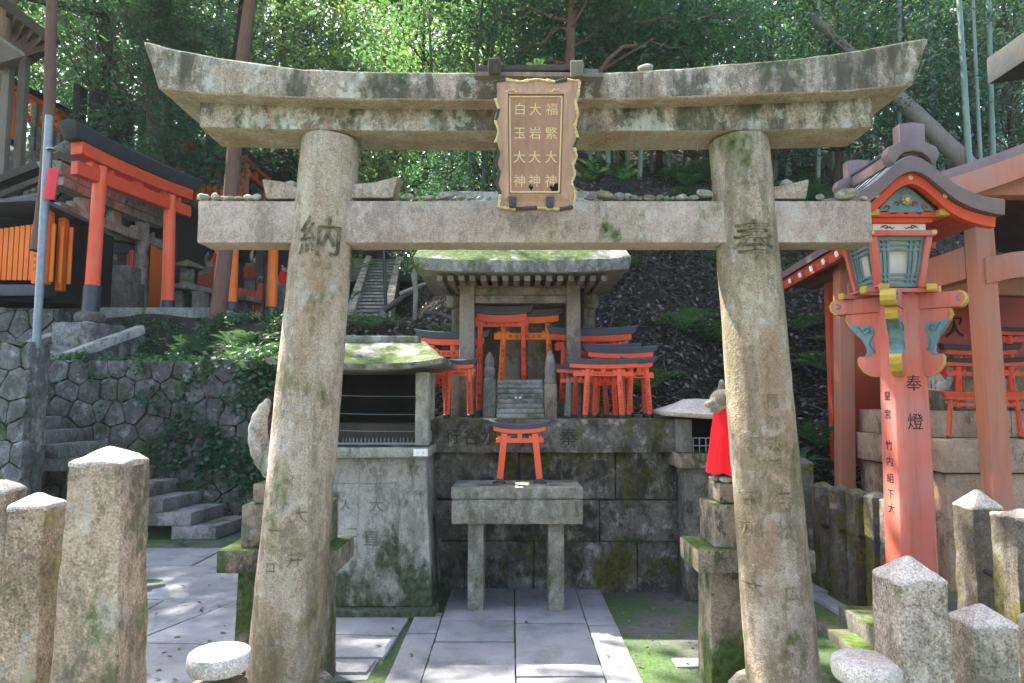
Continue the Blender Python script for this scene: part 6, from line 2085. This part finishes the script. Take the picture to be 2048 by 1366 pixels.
protos = [
    proto_tree(9.0, 2.6, 7.5, 1.6, 80, 95, .40, .18, 1, 'barkdark', 'leaf', 'leafy dark green tree on the wooded slope behind the torii', .15),
    proto_tree(8.0, 2.4, 6.8, 1.0, 80, 95, .36, .165, 2, 'barkdark', 'leafteal', 'bluish dark evergreen tree on the wooded slope behind the torii', .13),
    proto_tree(9.5, 2.8, 7.6, 1.4, 75, 85, .42, .19, 3, 'bark', 'leafbright', 'yellow-green tree coloured as if sunlit on the wooded slope behind the torii', .15),
    proto_tree(11., 2.2, 9.5, 1.2, 105, 90, .34, .15, 4, 'bark', 'needle', 'dark drooping cedar on the wooded slope behind the torii', .18, .2),
]
LAB = {0: 'leafy dark green tree', 1: 'bluish dark evergreen', 2: 'yellow-green tree coloured as if sunlit', 3: 'dark drooping cedar'}
spots = [  # photo column, distance, kind, scale
    (-60, 19, 3, 1.1), (60, 24, 2, 1.2), (190, 22, 3, 1.25), (300, 19, 3, 1.05), (395, 22, 1, 1.1), (150, 18, 1, .8), (470, 24, 2, 1.1), (610, 25, 1, 1.1), (690, 27, 2, 1.15),
    (760, 26, 2, 1.2), (850, 19, 0, .95), (900, 24, 2, 1.15), (640, 29, 2, 1.3), (960, 18, 1, .85), (1050, 21, 0, 1.0), (1150, 18.5, 1, .85), (1250, 21, 0, 1.0), (1330, 18, 1, .8),
    (1420, 22, 0, 1.0), (1520, 19, 1, .9), (1620, 23, 0, 1.0), (1700, 18, 0, .8), (1800, 21, 1, 1.0), (1900, 18, 0, .9), (1990, 22, 1, 1.1), (2080, 18, 0, 1.0),
    (1100, 27, 2, 1.2), (1300, 28, 0, 1.2), (1500, 28, 2, 1.2), (1700, 28, 0, 1.2), (1900, 28, 1, 1.2), (350, 29, 2, 1.3), (500, 31, 2, 1.3), (100, 30, 0, 1.3), (800, 33, 0, 1.3), (960, 31, 2, 1.3), (260, 26, 0, 1.2),
    (395, 17.8, 1, .75), (560, 25, 2, 1.1),  (1560, 14.8, 1, .62), (1690, 15.2, 0, .66), (1840, 14.6, 1, .62), (1960, 15.5, 0, .7), (1400, 15.6, 0, .6), (2060, 14.5, 1, .7), (880, 15.5, 1, .5), (1230, 16.5, 0, .6),
]
used = set()
for i, (px, Y, k, s) in enumerate(spots):
    rr = random.Random(100 + i)
    x = x_at(px, Y)
    z = hill(x, Y) - .1
    col = 'far left' if px < 250 else 'left' if px < 560 else 'left of the plaque' if px < 960 else 'behind the plaque' if px < 1180 else 'right of the plaque' if px < 1500 else 'right' if px < 1800 else 'far right'
    lab = f'{LAB[k]} on the {"high" if Y > 23 else "lower"} wooded slope, {col} in the photo'
    if k not in used:
        used.add(k); t = protos[k]
        t.location = (x, Y, z); t.rotation_euler = (0, 0, rr.uniform(0, 6.28)); t.scale = (s, s, s); t['label'] = lab
    else:
        copy_tree(protos[k], (x, Y, z), rr.uniform(0, 6.28), s, lab)

# far woods that close the view: one mass
rs = np.random.default_rng(77)
cs = []
for i in range(800):
    x = rs.uniform(-42, 42); y = rs.uniform(36, 52)
    cs.append((x, y, hill(x * .6, min(y, 57)) + rs.uniform(-1, 10)))
V, F = leaf_quads(clump_points(cs, 38, .95, rs), .55, rs)
o = arrmesh('far_woods', V, F, M['leaf']); o['kind'] = 'stuff'

# ---------------------------------------------------------------- tall trees on the left; their unseen crowns are shaped to shade the court
LITSPOTS = [  # places the sun reaches in the photograph: (x, y, z, radius)
    (-.5, 6.3, 2.9, .75), (.3, 6.3, 2.9, .75), (1.0, 6.3, 2.9, .7), (-1.3, 5.5, 2.0, .65), (-.75, 5.4, 1.9, .5), (-2.6, 13.5, 3.3, .9), (-3.0, 15.5, 4.2, 1.0), (-3.4, 18, 5.2, 1.2), (-4.4, 10.4, 2.8, .5), (-3.5, 9.9, 2.5, .6), (-4.0, 9.3, 2.2, .5), (-5.2, 9.9, 2.4, .35), (1.7, 5.8, 1.6, .4), (.35, 3.65, 0, .3), (0, 3.5, 0, .3), (2.5, 4.0, 1.0, .25), (2.45, 3.5, .9, .25), (-5.6, 9.7, 2.4, .35)]


def lit(c, pad=.30):
    for x, y, z, r in LITSPOTS:
        h = c[2] - z
        q = (x + SUN_TO.x / SUN_TO.z * h, y + SUN_TO.y / SUN_TO.z * h)
        if (q[0] - c[0]) ** 2 + (q[1] - c[1]) ** 2 < (r + pad) ** 2:
            return True
    return False


trunks = [  # foot px, py, Y; head px, py; radii; bark; label
    ((80, 430, 9.4), (112, -60), .075, .06, 'bark', 'slender straight reddish trunk just left of the leaning sign pole'),
    ((-46, 330, 12.7), (27, -80), .215, .19, 'barkpale', 'pale smooth tree trunk in the upper left corner'),
    ((427, 678, 11.0), (508, -40), .125, .075, 'bark', 'leaning red cedar trunk rooted on the bank left of the left torii pillar'),
    ((322, 400, 15.4), (318, -40), .30, .22, 'barkdark', 'thick dark cedar trunk beyond the roof of the big vermilion torii'),
    ((212, 300, 18.0), (214, -40), .15, .12, 'barkdark', 'dark straight trunk behind the monument stones'),
    ((452, 420, 16.0), (486, -40), .13, .10, 'barkdark', 'dark trunk beside the leaning red cedar, above the crossbeam'),
]
roots = []
for (fx, fy, Y), (hx, hy), r0, r1, bk, lab in trunks:
    a, b = at(fx, fy, Y), at(hx, hy, Y)
    t = thing('tall_tree', lab, 'tree', a)
    d = b - a
    head = a + d * ((11.8 - a.z) / d.z) if abs(d.z) > .1 else b
    pts = [a - d.normalized() * .5] + [a.lerp(head, f) + Vector((.03 * math.sin(9 * f), .03 * math.cos(7 * f), 0)) for f in (0, .08, .2, .35, .5, .65, .8, 1)]
    r = [r0 * 1.25, r0 * 1.12, r0] + [r0 + (r1 - r0) * f for f in (.2, .35, .5, .65, .8)] + [r1 * .5]
    mb = MB().tube(pts, r, 16)
    roots.append((t, head, mb, bk, r1))
canopy = [[] for _ in roots]
rr = random.Random(31)
hd = [h for _, h, _, _, _ in roots]
gx_ = -15.0
while gx_ < 3.2:
    gy = 8.5 if gx_ > -7.5 else 8.2
    while gy < 16.5:
        for lay in range(2):
            c = (gx_ + rr.uniform(-.5, .5), gy + rr.uniform(-.45, .45), 10.6 + 1.2 * lay + rr.uniform(-.4, .5) + max(0, gy - 11.5) * .25)
            if c[1] < 8.2 or lit(c):
                continue
            k = min(range(len(hd)), key=lambda i: (hd[i].x - c[0]) ** 2 + (hd[i].y - c[1]) ** 2)
            canopy[k].append(c)
        gy += .72
    gx_ += .74
for k, (t, head, mb, bk, r1) in enumerate(roots):
    for i, c in enumerate(canopy[k]):
        if i % 4 == 0:
            limb(mb, head.lerp(Vector(c), .02), Vector(c), r1 * .35, .012, i, 5, .08)
    mb.build('trunk', M[bk], t, rough=.012, rscale=5)
    if canopy[k]:
        rs = np.random.default_rng(200 + k)
        V, F = leaf_quads(clump_points(canopy[k], 105, .44, rs, .45), .25, rs, aspect=.5)
        arrmesh('crown', V, F, M['leaf'], t)
    else:
        rs = np.random.default_rng(200 + k)
        cs = [(head.x + rr.uniform(-1.5, 1.5), head.y + rr.uniform(-1, 1.5), 11.5 + rr.uniform(0, 3)) for _ in range(14)]
        V, F = leaf_quads(clump_points(cs, 80, .4, rs), .2, rs)
        arrmesh('crown', V, F, M['leaf'], t)

# hanging cedar boughs in front of the thick trunk
t = thing('cedar_sapling', 'dark blue-green cedar with drooping boughs above the roof of the vermilion torii', 'tree', at(330, 420, 14.2))
mb = MB(); cs = []
b0, b1 = at(345, 420, 14.2), at(300, -30, 14.2)
mb.tube([b0, b0.lerp(b1, .5), b1], [.09, .07, .03], 8)
rr = random.Random(5)
for k in range(46):
    f = rr.uniform(.2, 1)
    p = b0.lerp(b1, f)
    a = rr.uniform(0, 6.28); L_ = rr.uniform(.8, 2.0) * (1.15 - f * .5)
    e = p + Vector((math.cos(a) * L_, math.sin(a) * L_ * .7, -.35 * L_))
    mb.tube([p, p.lerp(e, .5) + Vector((0, 0, .08)), e], [.02, .014, .005], 5)
    for q in range(6):
        cs.append(p.lerp(e, .25 + .15 * q))
mb.build('trunk', M['barkdark'], t)
rs = np.random.default_rng(6)
V, F = leaf_quads(clump_points(cs, 42, .16, rs, .8), .15, rs, aspect=.22)
arrmesh('crown', V, F, M['needle'], t)

# the tree with the spreading red branches above the plaque
t = thing('branching_tree', 'tree with bare spreading reddish branches above the plaque', 'tree', at(1136, 380, 12.5))
mb = MB(); YB_ = 12.5
cs = []
for br, r0, r1 in (([(1132, 420), (1136, 200), (1141, 90), (1143, 20), (1150, -70)], .11, .07), ([(1140, 42), (1095, 33), (1062, 16), (1020, 26), (965, 42)], .035, .008), ([(1138, 58), (1108, 56), (1085, 88), (1040, 100), (1015, 112)], .03, .007),
                   ([(1140, 98), (1180, 72), (1212, 52), (1232, 28), (1262, 24)], .035, .008), ([(1146, 48), (1170, 10), (1185, -30)], .03, .01), ([(1195, 150), (1218, 118), (1245, 94), (1275, 90)], .05, .03),
                   ([(1205, 138), (1240, 118), (1290, 88), (1330, 62), (1370, 42), (1400, -10)], .035, .01), ([(1300, 82), (1340, 96), (1380, 92)], .02, .005), ([(1360, 46), (1320, 36), (1280, 46), (1250, 40)], .02, .005), ([(1375, 40), (1430, 30), (1470, 40), (1500, 20)], .02, .006),
                   ([(1136, 128), (1100, 120), (1060, 118)], .02, .006)):
    rr = random.Random(len(cs) + 3)
    P = [at(x, y, YB_ + rr.uniform(-.25, .25) * (i > 0)) for i, (x, y) in enumerate(br)]
    mb.tube(P, [r0 + (r1 - r0) * i / (len(P) - 1) for i in range(len(P))], 8)
    for i in range(len(P) - 1):
        for f in (.3, .8):
            q = P[i].lerp(P[i + 1], f)
            if r0 < .1:
                cs += [q + Vector((rr.uniform(-.5, .5), rr.uniform(.1, .9), rr.uniform(-.2, .6))) for _ in range(4)]
mb.build('trunk', M['bark'], t)
rs = np.random.default_rng(9)
for k in range(60):
    cs.append(at(rr.uniform(880, 1560), rr.uniform(-60, 125), 12.5 + rr.uniform(.2, 1.6)))
V, F = leaf_quads(clump_points(cs, 55, .26, rs), .11, rs)
arrmesh('crown', V, F, M['leaf'], t)

# bamboo culms on the slope at right
rr = random.Random(17)
culms = [(1185, 15.5), (1203, 16.5), (1222, 15.0), (1240, 17.0), (1262, 16), (1285, 15.2), (1310, 17), (1345, 16.2), (1378, 17.5), (870, 17), (885, 18), (925, 16.5), (942, 18), (960, 17.5), (1590, 16),
         (1680, 18), (1752, 18.5), (1885, 15), (1985, 13.2), (2030, 16.5), (1790, 17.5), (1560, 18), (1448, 18.2), (985, 17), (1612, 19), (1812, 14.2), (1962, 12.8), (2008, 13.6), (1772, 15), (1905, 15.4), (1715, 15.8), (1650, 15)]
bp = None
for i, (px, Y) in enumerate(culms):
    x = x_at(px, Y); z = hill(x, Y)
    if bp is None or i % 6 == 0:
        r = (.055, .045, .07, .04, .06, .05)[(i // 6) % 6]
        bp = thing('bamboo', 'pale green bamboo culm on the dark slope behind the torii', 'bamboo', (0, 0, 0), 'bamboo culms on the slope')
        pts, rad = [], []
        zz = -.4
        while zz < 11:
            dx = .02 * zz * zz * .12
            pts += [(dx, 0, zz), (dx, 0, zz + .02), (dx, 0, zz + .33)]
            rad += [r * 1.12 * (1 - zz * .05), r * (1 - zz * .05), r * (1 - zz * .05)]
            zz += .36
        MB().tube(pts, [max(.01, q) for q in rad], 10).build('culm', M['bamboo'], bp)
        rs = np.random.default_rng(300 + i)
        cs = [(rr.uniform(-.9, .9) + .3, rr.uniform(-.9, .9), rr.uniform(5.5, 11)) for _ in range(26)]
        V, F = leaf_quads(clump_points(cs, 34, .32, rs), .19, rs, aspect=.16)
        arrmesh('foliage', V, F, M['leaf'], bp)
        bp.location = (x, Y, z); bp.rotation_euler = (rr.uniform(-.05, .05), rr.uniform(-.06, .06), rr.uniform(0, 6))
    else:
        c = copy_tree(bp, (x, Y, z), 0, 1)
        c.rotation_euler = (rr.uniform(-.05, .05), rr.uniform(-.07, .07), rr.uniform(0, 6))
# leaning bare trunk at right
a, b = at(1935, 330, 13.0), at(1625, 35, 14.5)
t = thing('leaning_trunk', 'bare greyish trunk leaning across the trees at right behind the torii tip', 'trunk', a)
MB().tube([a - (b - a) * .35, a, a.lerp(b, .33) + Vector((0, 0, .04)), a.lerp(b, .66), b], [.19, .165, .15, .13, .10], 14).build('trunk', M['greywood'], t, rough=.015, rscale=4, maxlen=.3)
for f, dx in ((.45, .5), (.7, -.4)):
    p = a.lerp(b, f)
    MB().tube([p, p + Vector((dx, 0, .35)), p + Vector((dx * 1.5, .1, .8))], [.035, .02, .008], 6).build('branch', M['greywood'], t)

# ---------------------------------------------------------------- litter, ground cover, ferns


def on_hill(n, x0, x1, y0, y1, rs, keep=None):
    P = []
    while len(P) < n:
        x, y = rs.uniform(x0, x1), rs.uniform(y0, y1)
        if y < y_start(x) + .05 or (keep and not keep(x, y)):
            continue
        P.append((x, y, hill(x, y) + rs.uniform(.015, .09)))
    return np.array(P)


rs = np.random.default_rng(41)
P = np.concatenate([on_hill(42000, -3.5, 8, 6.6, 12, rs), on_hill(14000, -6, 9, 12, 19, rs)])
V, F = leaf_quads(P, .085, rs, tilt=.7, aspect=.5, up=1.2)
o = arrmesh('leaf_litter', V, F, M['litter']); o['kind'] = 'stuff'
rs = np.random.default_rng(42)
P = []
for _ in range(950):
    x, y = rs.uniform(-6.2, -2.1), rs.uniform(8.95, 11.0)
    if mnoise.noise(Vector((x * 1.3, y * 1.3, 4))) < -.12:
        continue
    z = hill(x, y) if y > 9.15 else 2.03
    P += [(x + rs.normal(0, .09), y + rs.normal(0, .07), z + abs(rs.normal(.03, .05))) for _ in range(22)]
V, F = leaf_quads(np.array(P), .07, rs, aspect=.5, up=.8)
o = arrmesh('ground_cover', V, F, M['fern']); o['kind'] = 'stuff'
rs = np.random.default_rng(43)
P = []
for _ in range(2600):
    f = rs.beta(2.6, 1.2)
    x = -6.2 + 4.6 * f; z = rs.uniform(.1, 2.05)
    if rs.uniform() > .05 + .95 * f or mnoise.noise(Vector((x * 2, z * 2, 7))) < -.18 + .25 * (1 - f):
        continue
    y = 8.72 + .06 * z - .05
    P += [(x + rs.normal(0, .07), y - abs(rs.normal(0, .05)), z + rs.normal(0, .07)) for _ in range(9)]
V, F = leaf_quads(np.array(P), .075, rs, aspect=.6)
o = arrmesh('ivy', V, F, M['fern']); o['kind'] = 'stuff'
rs = np.random.default_rng(44)
P = np.stack([rs.uniform(-3.2, 2.4, 520), rs.uniform(3.2, 6.2, 520), np.full(520, .018)], 1)
P = P[(np.abs(P[:, 0]) > .74) | (rs.uniform(0, 1, 520) < .12)]
V, F = leaf_quads(P, .045, rs, tilt=.15, aspect=.5, up=4)
o = arrmesh('fallen_leaves', V, F, M['litter']); o['kind'] = 'stuff'


rr = random.Random(61)
mb = MB()
for _ in range(300):
    x, y = rr.uniform(-3.2, 7.5), rr.uniform(7.0, 14)
    if y < y_start(x) + .1:
        continue
    a = rr.uniform(0, 6.28); L_ = rr.uniform(.2, 1.1)
    x2, y2 = x + math.cos(a) * L_, max(y_start(x) + .1, y + math.sin(a) * L_)
    p, q = Vector((x, y, hill(x, y) + .03)), Vector((x2, y2, hill(x2, y2) + rr.uniform(.03, .25)))
    mb.tube([p, p.lerp(q, .5) + Vector((rr.uniform(-.06, .06), 0, rr.uniform(0, .08))), q], [.011, .008, .003], 4, cap=False)
o = mb.build('brushwood', M['darkwood'], smooth=0); o['kind'] = 'stuff'


def fern(loc, s, seed, label, group):
    rs = np.random.default_rng(seed)
    V_, F_ = [], []
    n = 9
    for k in range(n):
        a = 2 * PI * k / n + rs.uniform(-.3, .3); L_ = rs.uniform(.75, 1.1); el = rs.uniform(.35, .9)
        prev = np.zeros(3)
        for i in range(1, 15):
            f = i / 14
            p = np.array([math.cos(a) * f * L_, math.sin(a) * f * L_, math.sin(f * 2.2) * el * .55])
            d = (p - prev); d /= np.linalg.norm(d)
            sd = np.array([-math.sin(a), math.cos(a), 0]); w = .26 * math.sin(PI * min(1, .12 + f * .88)) * L_
            for e in (-1, 1):
                q = p + e * sd * w + d * w * .45 + np.array([0, 0, -.12 * w])
                o_ = len(V_) * 1
                V_ += [p - d * .022, (p + q) / 2 + d * .035, q, (p + q) / 2 - d * .035]
                F_.append([len(V_) - 4, len(V_) - 3, len(V_) - 2, len(V_) - 1])
            prev = p
    o = arrmesh('fern', np.array(V_), np.array(F_), M['fern'])
    o.location = loc; o.scale = (s,) * 3; o.rotation_euler = (0, 0, seed)
    return tag(o, label, 'fern', group)


f0 = None
rr = random.Random(23)
zones = [(26, (-6.0, -2.3), (9.0, 10.8), (.22, .40), 'small green fern on the bank above the mossy retaining wall', 'ferns on the bank'),
         (80, (.8, 6.5), (7.4, 15.5), (.3, .75), 'dark fern on the leaf-strewn slope right of the shrine', 'ferns on the right slope'),
         (6, (-1.9, -.9), (8.6, 11), (.25, .4), 'dark fern on the slope between stairway and shrine', 'ferns beside the stairway')]
for n, xr_, yr_, sr, lab, g in zones:
    first = None
    for i in range(n):
        x, y = rr.uniform(*xr_), rr.uniform(*yr_)
        y = max(y, y_start(x) + .05)
        loc = (x, y, hill(x, y))
        if first is None:
            first = fern(loc, rr.uniform(*sr), 3 + n, lab, g)
        else:
            c = first.copy(); COL.objects.link(c)
            c.location = loc; c.scale = (rr.uniform(*sr),) * 3; c.rotation_euler = (rr.uniform(-.2, .2), rr.uniform(-.2, .2), rr.uniform(0, 6))
# little plant at the wall foot right of the table, weeds at the left
p = at(1275, 1088, 5.8)
f = fern(p, .12, 51, 'tiny green plant rooted in a joint of the platform wall right of the table', 'wall plants')
p = atz(365, 1092, 0)
fern(p, .13, 52, 'tuft of weeds by the lowest stone step at left', 'wall plants')
a = at(722, 600, 12.6)
for k, (px, py, s) in enumerate(((706, 540, .5), (700, 600, .35))):
    fern(at(px, py, 13.5), s, 61 + k, ('upper' if k == 0 else 'lower') + ' pale sunlit shrub leaves beside the left kerb of the stairway', 'stairway shrubs')
t = fern(at(1075, 140, 3.42), .07, 71, 'tiny grass tuft growing on top of the torii behind the plaque roof', 'wall plants')
lettering_done()

# ------------------------------------------------------------------ thin haze over the whole scene, added to lift the forest's darks
hz = bpy.data.materials.new('haze')
hz.use_nodes = True
nt = hz.node_tree
nt.nodes.remove(nt.nodes['Principled BSDF'])
pv = nt.nodes.new('ShaderNodeVolumePrincipled')
pv.inputs['Color'].default_value = (0.86, 0.93, 0.95, 1)
pv.inputs['Density'].default_value = 0.0006
pv.inputs['Anisotropy'].default_value = 0.2
nt.links.new(pv.outputs[0], nt.nodes['Material Output'].inputs['Volume'])
o = MB().box(-230, 230, -230, 230, -3, 42).build('haze', hz, smooth=0)
o['kind'] = 'stuff'
